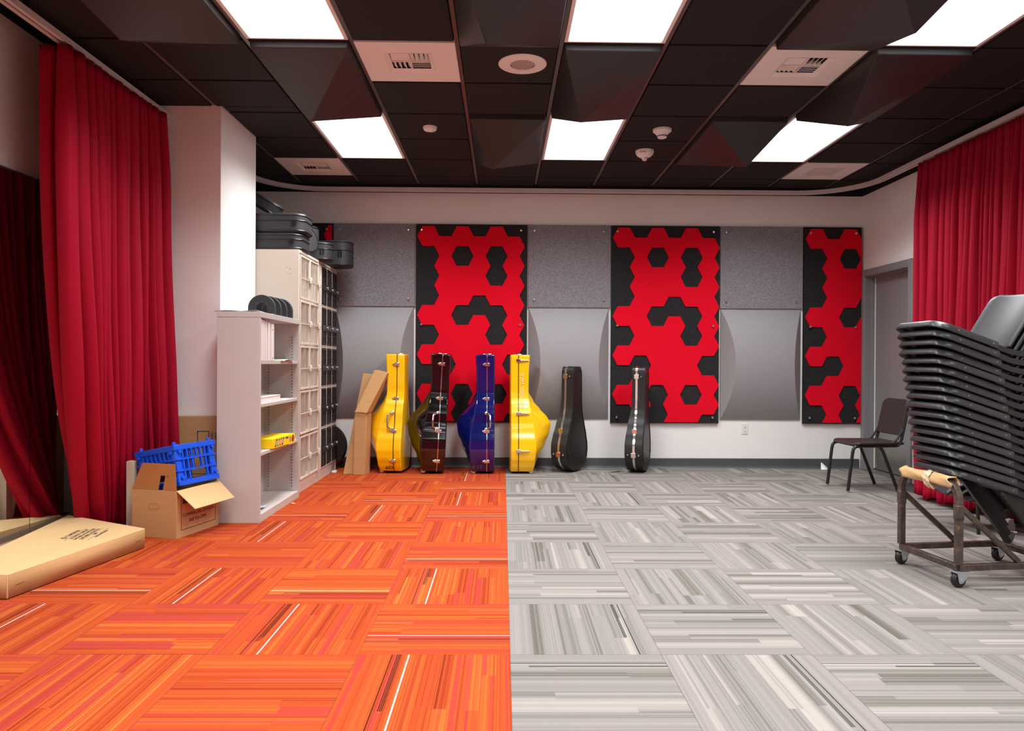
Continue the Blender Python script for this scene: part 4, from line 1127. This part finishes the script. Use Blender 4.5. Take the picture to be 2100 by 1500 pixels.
# ---------------------------------------------------------------- black guitar cases
CW = [(0,.035),(.004,.062),(.014,.096),(.035,.136),(.07,.176),(.12,.206),(.19,.221),(.26,.217),(.36,.190),(.46,.154),(.56,.116),(.64,.098),(.74,.090),(.90,.088),(1.0,.088),(1.03,.084),(1.05,.074),(1.062,.056)]
CT = [(0,.176),(.30,.180),(.48,.164),(.62,.142),(.80,.134),(1.062,.134)]
def guitar_case(label, loc, rot, metal):
    o = thing('guitar_case', label, 'instrument case', loc, rot, group='black hard guitar cases along the wall')
    H = 1.062; z0 = 0.0; t = .160
    zs = [0,.003,.008,.016,.028,.045,.07,.10]+[.10+.90*i/34 for i in range(1,35)]+[1.02,1.035,1.048,1.057,1.062]
    ny = 13; nz = len(zs); V = []; F = []
    def idx(s_, j, i): return (s_*nz+j)*ny+i
    for s_ in (0,1):
        for z in zs:
            w = key(CW,z)
            for i in range(ny):
                q = -1+2*i/(ny-1); q = math.copysign(abs(q)**.8,q)
                V.append(((.006*(1-q*q)) if s_ == 0 else -key(CT,z)-.006*(1-q*q), w*q, z+.014))
    for s_ in (0,1):
        for j in range(nz-1):
            for i in range(ny-1): F.append((idx(s_,j,i),idx(s_,j,i+1),idx(s_,j+1,i+1),idx(s_,j+1,i)))
    for j in range(nz-1):
        for i in (0,ny-1): F.append((idx(0,j,i),idx(0,j+1,i),idx(1,j+1,i),idx(1,j,i)))
    for j in (0,nz-1):
        for i in range(ny-1): F.append((idx(0,j,i),idx(0,j,i+1),idx(1,j,i+1),idx(1,j,i)))
    MB().add(V,F).build('case_shell', M['case_black'], o, bevel=.016, seg=4, angle=32)
    # raised rim on the lid, following the outline
    P = [(key(CW,z)*.90, .014+.03+z*.945) for z in zs]; P = P+[(-y,z) for y,z in reversed(P)]
    MB().tube([(.004,y,z) for y,z in P],.004,6,closed=True).build('lid_rib', M['case_black'], o)
    b = outline_band([(z+.014,w) for z,w in CW], .014, H+.014, -.098, -.076, .004, n=90)
    b.build('metal_valance', M['chrome'], o)
    for z in (.975,.425,.190):
        y = -(key(CW,z-.014))
        MB().box((-.112,y-.014,z-.024),(-.062,y-.001,z+.024)).build('latch', metal, o, bevel=.003)
    for i_, (x, y, z) in enumerate(((-.040,-(key(CW,.96))-.001,.975),(-.035,-(key(CW,.176))-.001,.188),(-.145,-(key(CW,.176))-.001,.192))):
        MB().lathe([(.010,0),(.010,.004),(.007,.009),(.002,.010)],14,Matrix.Translation((x,y,z)) @ Matrix.Rotation(PI/2,4,'X')).build('stud', M['chrome'], o)
    for y, z in ((-.05,.985),(.05,.985),(-.165,.20),(.165,.20)):
        MB().lathe([(.008,0),(.008,.004),(.004,.008)],12,Matrix.Translation((.0075,y,z)) @ Matrix.Rotation(PI/2,4,'Y')).build('stud', M['black_plastic'], o)
    MB().box((-.055,-(key(CW,.174))-.004,.172),(-.020,-(key(CW,.174))+.002,.204)).build('stud_plate', M['case_black'], o, bevel=.003)
    for x in (-.03,-.13): MB().lathe([(.012,0),(.010,.013)],12,Matrix.Translation((x,0,0.001))).build('foot', M['rubber'], o)
    return o
guitar_case('black hard guitar case with gold latches, in front of the middle grey panels', (.765,7.42,0), (0,0,math.radians(-36)), M['gold'])
guitar_case('black hard guitar case with silver latches, rightmost of all instrument cases', (1.475,7.42,0), (0,0,math.radians(-22)), M['chrome'])

# ---------------------------------------------------------------- leaning cartons
def lean_carton(label, base, top, w, dpt, group=None, torn=False):
    o = thing('leaning_carton', label, 'box', (0,0,0), group='brown cartons leaning by the lockers')
    return o
o = thing('leaning_carton', 'tall flattened brown carton leaning on the wall, nearer to the lockers', 'box', (-1.570,7.195,0), group='brown cartons leaning by the lockers')
A = [(0,0),(.20,0),(.25,.985),(.155,.995)]
MB().add([(x,.0+z*.20,z) for x,z in A]+[(x,.06+z*.20,z) for x,z in A],[(0,1,2,3),(7,6,5,4),(0,4,5,1),(1,5,6,2),(2,6,7,3),(3,7,4,0)]).build('carton_body', M['card'], o, bevel=.004)
for z in (.30,.60): MB().box((.01+z*.157,-.0012+z*.20,z),(.19+z*.05,.0006+z*.20,z+.002)).build('crease', M['card_in'], o)
o = thing('leaning_carton', 'bent brown carton with torn crease, next to the yellow case', 'box', (-1.465,7.155,0), (0,0,math.radians(-9)), group='brown cartons leaning by the lockers')
w_ = .122; d_ = .15
V = [(0,0,0),(w_,0,0),(w_,d_,0),(0,d_,0),(.004,.035,.60),(w_+.002,.035,.60),(w_+.002,d_+.035,.60),(.004,d_+.035,.60)]
MB().add(V,[(3,2,1,0),(4,5,6,7),(0,1,5,4),(1,2,6,5),(2,3,7,6),(3,0,4,7)]).build('lower_half', M['card'], o, bevel=.004)
V = [(.004,.030,.616),(w_+.006,.030,.604),(w_+.006,d_+.035,.604),(.004,d_+.035,.616),(.150,.185,1.030),(w_+.165,.185,1.000),(w_+.165,d_+.175,1.000),(.150,d_+.175,1.030)]
MB().add(V,[(3,2,1,0),(4,5,6,7),(0,1,5,4),(1,2,6,5),(2,3,7,6),(3,0,4,7)]).build('upper_half', M['card'], o, bevel=.004)
MB().tube([(-.002,.028,.622),(.03,.020,.612),(.06,.024,.604),(.10,.018,.600),(w_+.004,.028,.600),(w_+.010,.06,.590)],.0035,6).build('torn_edge', M['card_in'], o)

# pencil and paper scrap
o = thing('pencil', 'black pencil with red tip lying on the grey carpet between the black cases', 'pencil', (1.165,7.40,.004), (0,0,math.radians(28)))
MB().tube([(-.06,0,0),(.05,0,0)],.0038,6).build('barrel', M['wood'], o)
MB().lathe([(.0038,0),(.0038,.014)],8,Matrix.Translation((-.0605,0,0)) @ Matrix.Rotation(-PI/2,4,'Y')).build('eraser', M['red_ink'], o)
MB().lathe([(.0038,0),(.0005,.014)],8,Matrix.Translation((.0505,0,0)) @ Matrix.Rotation(PI/2,4,'Y')).build('point', M['card_pale'], o)
o = tag(MB().add([(3.36,7.62,.003),(3.44,7.60,.004),(3.40,7.66,.06),(3.37,7.64,.075),(3.37,7.60,.002)],[(0,1,2,3),(0,4,1)]).build('paper_scrap', M['white_paper'], solid=.001), 'torn scrap of white paper on the floor against the back base, beside the chair', 'paper')

# ---------------------------------------------------------------- music chair by the door (faces -x)
def chair_door():
    o = thing('music_chair', 'single dark plastic chair with steel legs standing by the grey door', 'chair', (0,0,0))
    w = .43
    # seat: thin shell, front edge at x = 0
    def seat(u, v):
        x = .455*v; hw = w/2*(1-.10*v) - (.05*max(0,(.12-v)/.12)**2)
        z = -.012*math.sin(PI*min(1,v*1.0))*math.cos((u-.5)*PI) - .020*max(0,(.14-v)/.14)**2
        return (x, (u-.5)*2*hw, z)
    s = MB().grid(seat, 15, 19).build('seat', M['brown_shell'], o, angle=60)
    md = s.modifiers.new('solid','SOLIDIFY'); md.thickness = .020; md.offset = -1
    bv = s.modifiers.new('bevel','BEVEL'); bv.width = .006; bv.segments = 2; bv.limit_method = 'ANGLE'
    poly = rrect(-.195,0,.195,.325,(.02,.02,.065,.065),6)
    def backM(a): return Matrix.Translation((.432,0,.058)) @ Matrix.Rotation(math.radians(12),4,'Y')
    # bent slightly around the sitter
    V = []; n = len(poly); F = []
    for dx in (-.018,.010):
        for y, z in poly: V.append((dx - .018*(1-(y/.195)**2)*-1 if False else dx+.022*(1-(y/.195)**2), y, z))
    c0 = len(V)
    b = MB()
    def bk(u, v):
        z = .325*v; lim = .195 - (.065-math.sqrt(max(0,.065**2-max(0,z-.26)**2)) if z > .26 else 0)
        y = (u-.5)*2*lim; return (.022*(1-(y/.195)**2), y, z)
    b.grid(bk, 15, 23, backM(0))
    bo = b.build('backrest', M['brown_shell'], o, angle=60)
    md = bo.modifiers.new('solid','SOLIDIFY'); md.thickness = .030; md.offset = 0
    bv = bo.modifiers.new('bevel','BEVEL'); bv.width = .009; bv.segments = 3; bv.limit_method = 'ANGLE'
    for sy in (-1,1):
        y = sy*.185
        MB().tube([(.05,y,-.034),(.022,y,-.040),(.006,y,-.060),(-.002,y,-.10),(-.040,y,-.4225)],.014,10).build('leg', M['black_metal'], o)
        MB().tube([(.235,y,-.030),(.27,y,-.08),(.405,y,-.4225)],.014,10).build('leg', M['black_metal'], o)
        MB().tube([(.05,y,-.034),(.235,y,-.034),(.40,y,-.030)],.0115,8).build('seat_rail', M['black_metal'], o)
        MB().tube([(.40,y,-.030),(.420,y*1.02,-.012),(.434,y*1.03,.03),(.452,y*1.03,.12),(.488,y*1.0,.28)],.0125,8).build('back_upright', M['black_metal'], o)
        MB().tube([(.30,y,-.030),(.35,y,-.012),(.395,y*1.02,.03),(.42,y*1.03,.07),(.445,y*1.03,.11)],.010,8).build('brace', M['black_metal'], o)
        for z in (.03,.27): MB().lathe([(.005,0),(.004,.003)],8,backM(0) @ Matrix.Translation((.002,sy*.196,z)) @ Matrix.Rotation(-sy*PI/2,4,'X')).build('rivet', M['chrome'], o)
    MB().tube([(.05,-.185,-.034),(.05,.185,-.034)],.010,8).build('cross_rail', M['black_metal'], o)
    return o
c_ = chair_door(); c_.location = (3.035,6.455,.4225+.0125+.0); c_.rotation_euler = (0,0,math.radians(2))

# ---------------------------------------------------------------- stacked chairs (front towards -x, tipped back)
def stack_chair():
    o = thing('stacking_chair', '', 'chair', (0,0,0))
    w, L = .435, .352
    def outl(ins):
        return rrect(ins, -w/2+ins, L-ins*.5, w/2-ins, (.085-ins*.5,.02,.02,.085-ins*.5), 7)
    rings = [(.055,-.004),(.022,0.0),(.013,-.002),(.009,-.006),(.001,-.033),(.003,-.037),(.010,-.036),(.024,-.012)]
    n = len(outl(0)); V = []; F = []
    for ins, z in rings: V += [(x,y,z) for x,y in outl(ins)]
    for r in range(len(rings)-1):
        for i in range(n): F.append((r*n+i, r*n+(i+1)%n, (r+1)*n+(i+1)%n, (r+1)*n+i))
    c = len(V); V.append((L/2,0,-.008)); 
    for i in range(n): F.append((c, i, (i+1)%n))
    c2 = len(V); V.append((L/2,0,-.016)); k = (len(rings)-1)*n
    for i in range(n): F.append((c2, k+(i+1)%n, k+i))
    MB().add(V,F).build('seat', M['black_shell'], o, angle=50)
    for sy in (-1,1):
        for x in (.125,.312):
            MB().lathe([(.0048,0),(.0042,.0025),(.0015,.0035)],10,Matrix.Translation((x,sy*(w/2-.0055),-.020)) @ Matrix.Rotation(-sy*PI/2,4,'X')).build('rivet', M['gold_dull'], o)
        y = sy*.198
        bar = MB()
        q = [(.300,-.036),(.345,-.040),(.395,-.036),(.43,-.018),(.475,.030),(.475,.058),(.43,.012),(.395,-.006),(.345,-.012),(.300,-.012)]
        q = [(.30,-.040),(.40,-.043),(.47,-.034),(.515,-.010),(.535,.040),(.515,.045),(.495,.010),(.455,-.006),(.40,-.014),(.30,-.014)]
        Mq = Matrix(((1,0,0,0),(0,0,1,y-.009),(0,1,0,0),(0,0,0,1)))
        bar.prism(q, 0, .018, Mq); bar.build('side_bracket', M['black_plastic'], o, bevel=.003)
        MB().tube([(.30,sy*.160,-.030),(.642,sy*.160,-.286)],.0135,square=True).build('leg', M['black_metal'], o)
        MB().tube([(.44,sy*.130,-.020),(.80,sy*.130,-.250)],.0115,8).build('leg', M['black_metal'], o)
        MB().tube([(.10,sy*.160,-.022),(.30,sy*.160,-.030),(.46,sy*.160,-.030)],.009,8).build('seat_rail', M['black_metal'], o)
        MB().tube([(.46,sy*.150,-.030),(.485,sy*.15,.06),(.51,sy*.15,.30)],.009,8).build('back_upright', M['black_metal'], o)
    def bk(u, v):
        z = .355*v; lim = .198 - (.055-math.sqrt(max(0,.055**2-max(0,z-.30)**2)) if z > .30 else 0)
        y = (u-.5)*2*lim; return (.030*(1-(y/.198)**2), y, z)
    b = MB().grid(bk, 15, 21, Matrix.Translation((.405,0,-.005)) @ Matrix.Rotation(math.radians(11.5),4,'Y'))
    bo = b.build('backrest', M['black_shell'], o, angle=60)
    md = bo.modifiers.new('solid','SOLIDIFY'); md.thickness = .014; md.offset = 0
    bv = bo.modifiers.new('bevel','BEVEL'); bv.width = .005; bv.segments = 2; bv.limit_method = 'ANGLE'
    return o
M['gold_dull'] = mat('dull_brass_rivet', rgb(140,125,112), .4, metal=.8)
NCH = 17
ords = ['lowest','second','third','fourth','fifth','sixth','seventh','eighth','ninth','tenth','eleventh','twelfth','thirteenth','fourteenth','fifteenth','second highest','topmost']
p0 = stack_chair()
rj = random.Random(3)
for k in range(NCH):
    o = p0 if k == 0 else dup(p0)
    tl = math.radians(17.0 + 3.0*k/16)
    jx = rj.uniform(-.004,.004) + (.006 if k in (8,9) else 0)
    o.location = (2.283-.0064*k+jx, 3.835+rj.uniform(-.004,.004), .592+.0472*k)
    o.rotation_euler = (0, tl, math.radians(rj.uniform(-.4,.4)))
    o['group'] = 'black plastic chairs stacked on the cart'
    if k == 0: o['label'] = 'lowest black plastic chair of the tipped stack, resting on the wrapped bar'
    elif k == 16: o['label'] = 'topmost black plastic chair of the tipped stack, its shiny back sticking up'
    elif k == 15: o['label'] = 'black plastic chair directly under the topmost one of the tipped stack'
    elif k < 9: o['label'] = '%s black plastic chair from the bottom of the tipped stack' % ords[k]
    else: o['label'] = '%s black plastic chair from the top of the tipped stack' % ords[16-k]

# chair cart
o = thing('chair_cart', 'worn brown steel chair cart on casters under the tipped chair stack', 'cart', (0,0,0))
N_ = Vector((2.285,3.605,0)); F_ = Vector((2.232,4.03,0)); ax_ = Vector((.992,.124,0)); LEN = .60
R2 = .0155
def sq(name, pts, r=R2, m='worn_steel'): return MB().tube(pts, r, square=True).build(name, M[m], o, bevel=.003)
zb = .112; zt = .535
u_ = (F_-N_).normalized()
hoop = [N_+Vector((0,0,zb))]
hoop += [N_+Vector((0,0,.435))]
for a in (20,45,70,90):
    a = math.radians(a); hoop.append(N_+u_*(.085*(1-math.cos(a)))+Vector((0,0,.435+.085*math.sin(a))))
for a in (90,70,45,20):
    a = math.radians(a); hoop.append(F_-u_*(.085*(1-math.cos(a)))+Vector((0,0,.435+.085*math.sin(a))))
hoop += [F_+Vector((0,0,.435)), F_+Vector((0,0,zb))]
def hooptube():
    mb = MB(); V = []; Fc = []; side = ax_*R2
    n = len(hoop)
    for i, p in enumerate(hoop):
        t = (hoop[min(i+1,n-1)]-hoop[max(i-1,0)]).normalized(); nn = t.cross(ax_).normalized()*R2
        V += [p+side+nn, p-side+nn, p-side-nn, p+side-nn]
    for i in range(n-1):
        for k in range(4): Fc.append((i*4+k,i*4+(k+1)%4,(i+1)*4+(k+1)%4,(i+1)*4+k))
    Fc += [(3,2,1,0),tuple((n-1)*4+k for k in range(4))]
    return mb.add([tuple(v) for v in V],Fc)
hooptube().build('front_hoop', M['worn_steel'], o, bevel=.003, angle=50)
NB = N_+ax_*LEN; FB = F_+ax_*LEN
zr = .098
for nm, a, b in (('base_rail',N_,NB),('base_rail',F_,FB),('base_rail',N_,F_),('base_rail',NB,FB)):
    sq(nm, [tuple(a+Vector((0,0,zr))), tuple(b+Vector((0,0,zr)))])
for a, b in ((N_,NB),(F_,FB)):
    sq('brace', [tuple(a+Vector((0,0,.395))+ax_*.016), tuple(a+(b-a)*.56+Vector((0,0,zr+.018)))], .0125)
    MB().cbox((0,0,0),(.038,.038,.075),Matrix.Translation(a+Vector((0,0,.375)))).build('weld_sleeve', M['worn_steel'], o, bevel=.006)
for p, ang in ((N_,10),(F_,20),(NB,35),(FB,15)):
    cs_ = MB(); b_ = p+ax_*.0+Vector((0,0,0))
    Mx = Matrix.Translation(p) @ Matrix.Rotation(math.radians(ang),4,'Z')
    f = MB().box((-.030,-.026,.076),(.050,.026,.0815),Mx)
    for y in (-.024,.021):
        q = [(-.024,.076),(.048,.076),(.040,.066),(.008,.026),(-.008,.022),(-.016,.030)]
        f.prism(q,0,.003,Mx @ Matrix.Translation((0,y,0)) @ Matrix(((1,0,0,0),(0,0,1,0),(0,1,0,0),(0,0,0,1))))
    pc = f.build('caster', M['zinc'], o)
    MB().lathe([(.012,-.017),(.030,-.016),(.0375,-.009),(.0385,0),(.0375,.009),(.030,.016),(.012,.017)],28,Mx @ Matrix.Translation((0,0,.0385)) @ Matrix.Rotation(PI/2,4,'X')).build('wheel', M['rubber'], pc)
    MB().lathe([(.008,-.026),(.008,.026)],12,Mx @ Matrix.Translation((0,0,.0385)) @ Matrix.Rotation(PI/2,4,'X')).build('axle_bolt', M['chrome'], pc)
# cardboard wrapped round the top bar, with clear tape
def wrap(u, v):
    a = 2*PI*u; t = .08+.86*v; p = N_*(1-t)+F_*t + Vector((0,0,.520))
    r = .029 + .003*math.sin(3*a+9*v) + .004*max(0,abs(v-.5)-.44)*18*(.5+.5*math.sin(5*a))
    q = p + ax_*(r*math.cos(a)) + Vector((0,0,r*math.sin(a)))
    q += u_*(.018*math.sin(3*a)*max(0,abs(v-.5)-.46)*18)
    return tuple(q)
wm = MB().grid(wrap,28,24,close_u=True).build('cardboard_wrap', M['card_pale'], o, angle=40); md = wm.modifiers.new('solid','SOLIDIFY'); md.thickness = .004; md.offset = -1
def tp(u, v):
    a = 2*PI*u; t = .40+.12*v; p = N_*(1-t)+F_*t + Vector((0,0,.520)); r = .0345+.003*math.sin(7*a+5*v)
    dr = .016*max(0,math.cos(a+PI/2))**4*(1+.6*math.sin(9*v))
    return tuple(p+ax_*(r*math.cos(a))+Vector((0,0,r*math.sin(a)-dr)))
MB().grid(tp,28,9,close_u=True).build('packing_tape', M['tape'], o, solid=.0008)

# second dolly with tipped chairs, further back
o = thing('chair_dolly', 'black chair dolly with a large grey wheel, mostly hidden behind the brown cart', 'cart', (0,0,0))
MB().tube([(3.10,4.72,.23),(3.55,4.60,.14),(3.66,4.57,.14)],.014,square=True).build('side_rail', M['black_metal'], o)
MB().tube([(3.10,5.14,.23),(3.55,5.02,.14),(3.66,4.99,.14)],.014,square=True).build('side_rail', M['black_metal'], o)
MB().tube([(3.10,4.72,.23),(3.10,5.14,.23)],.014,square=True).build('end_rail', M['black_metal'], o)
for y in (4.73,): MB().tube([(3.12,y,.225),(3.13,y,.0)],.008,square=True).build('prop_leg', M['black_metal'], o)
for wx, y in ((3.15,4.48),(3.40,4.86)):
    wv = MB().lathe([(.020,-.016),(.050,-.017),(.074,-.013),(.080,0),(.074,.013),(.050,.017),(.020,.016)],32,Matrix.Translation((wx,y,.080)) @ Matrix.Rotation(math.radians(-55),4,'Z') @ Matrix.Rotation(PI/2,4,'Y')).build('wheel', M['wheel_grey'] if 'wheel_grey' in M else M['base'], o)
    MB().lathe([(.006,-.05),(.006,.05)],10,Matrix.Translation((wx,y,.080)) @ Matrix.Rotation(math.radians(-55),4,'Z') @ Matrix.Rotation(PI/2,4,'Y')).build('axle', M['chrome'], wv)
    MB().tube([(wx,y+.02,.080),(wx+.04,y+.08,.125)],.010,8).build('wheel_stay', M['black_metal'], o)
def tipped():
    o = thing('tipped_chair', '', 'chair', (0,0,0))
    def f(u, v):     # a curved shell, hanging front edge down
        a = v*1.15; r = .19
        return (-r*math.sin(a)*.85, (u-.5)*.40, -r*(1-math.cos(a))*1.0)
    s_ = MB().grid(f,9,11).build('seat', M['black_shell'], o, angle=70); md = s_.modifiers.new('solid','SOLIDIFY'); md.thickness = .016; md.offset = 0
    for y in (-.19,.19):
        MB().tube([(-.0,y,.012),(.10,y,.045),(.16,y,.04)],.010,8).build('seat_rail', M['black_metal'], o)
    return o
t0 = tipped()
tn = ['nearest to the pillar side','second','third','fourth','fifth','sixth']
for k in range(6):
    q = t0 if k == 0 else dup(t0)
    q.location = (3.175+.062*k, 4.94-.022*k, .318-.018*k); q.rotation_euler = (0,math.radians(14),math.radians(-16))
    q['group'] = 'chairs tipped on the hidden dolly'
    q['label'] = 'dark curved chair edge seen under the stack, leftmost of those on the hidden dolly' if k == 0 else '%s dark curved chair edge from the left, on the dolly behind the brown cart' % tn[k]
# ---------------------------------------------------------------- world and view
w = bpy.data.worlds.new('world'); SC.world = w; w.use_nodes = True
w.node_tree.nodes['Background'].inputs[0].default_value = (.02,.02,.02,1)
SC.view_settings.view_transform = 'Standard'; SC.view_settings.look = 'None'
SC.view_settings.exposure = 0.60; SC.view_settings.gamma = 1.0; SC.view_settings.use_curve_mapping = False
SC.cycles.max_bounces = 10; SC.cycles.diffuse_bounces = 6; SC.cycles.glossy_bounces = 5
SC.cycles.sample_clamp_indirect = 8.0
SC.cycles.use_denoising = True
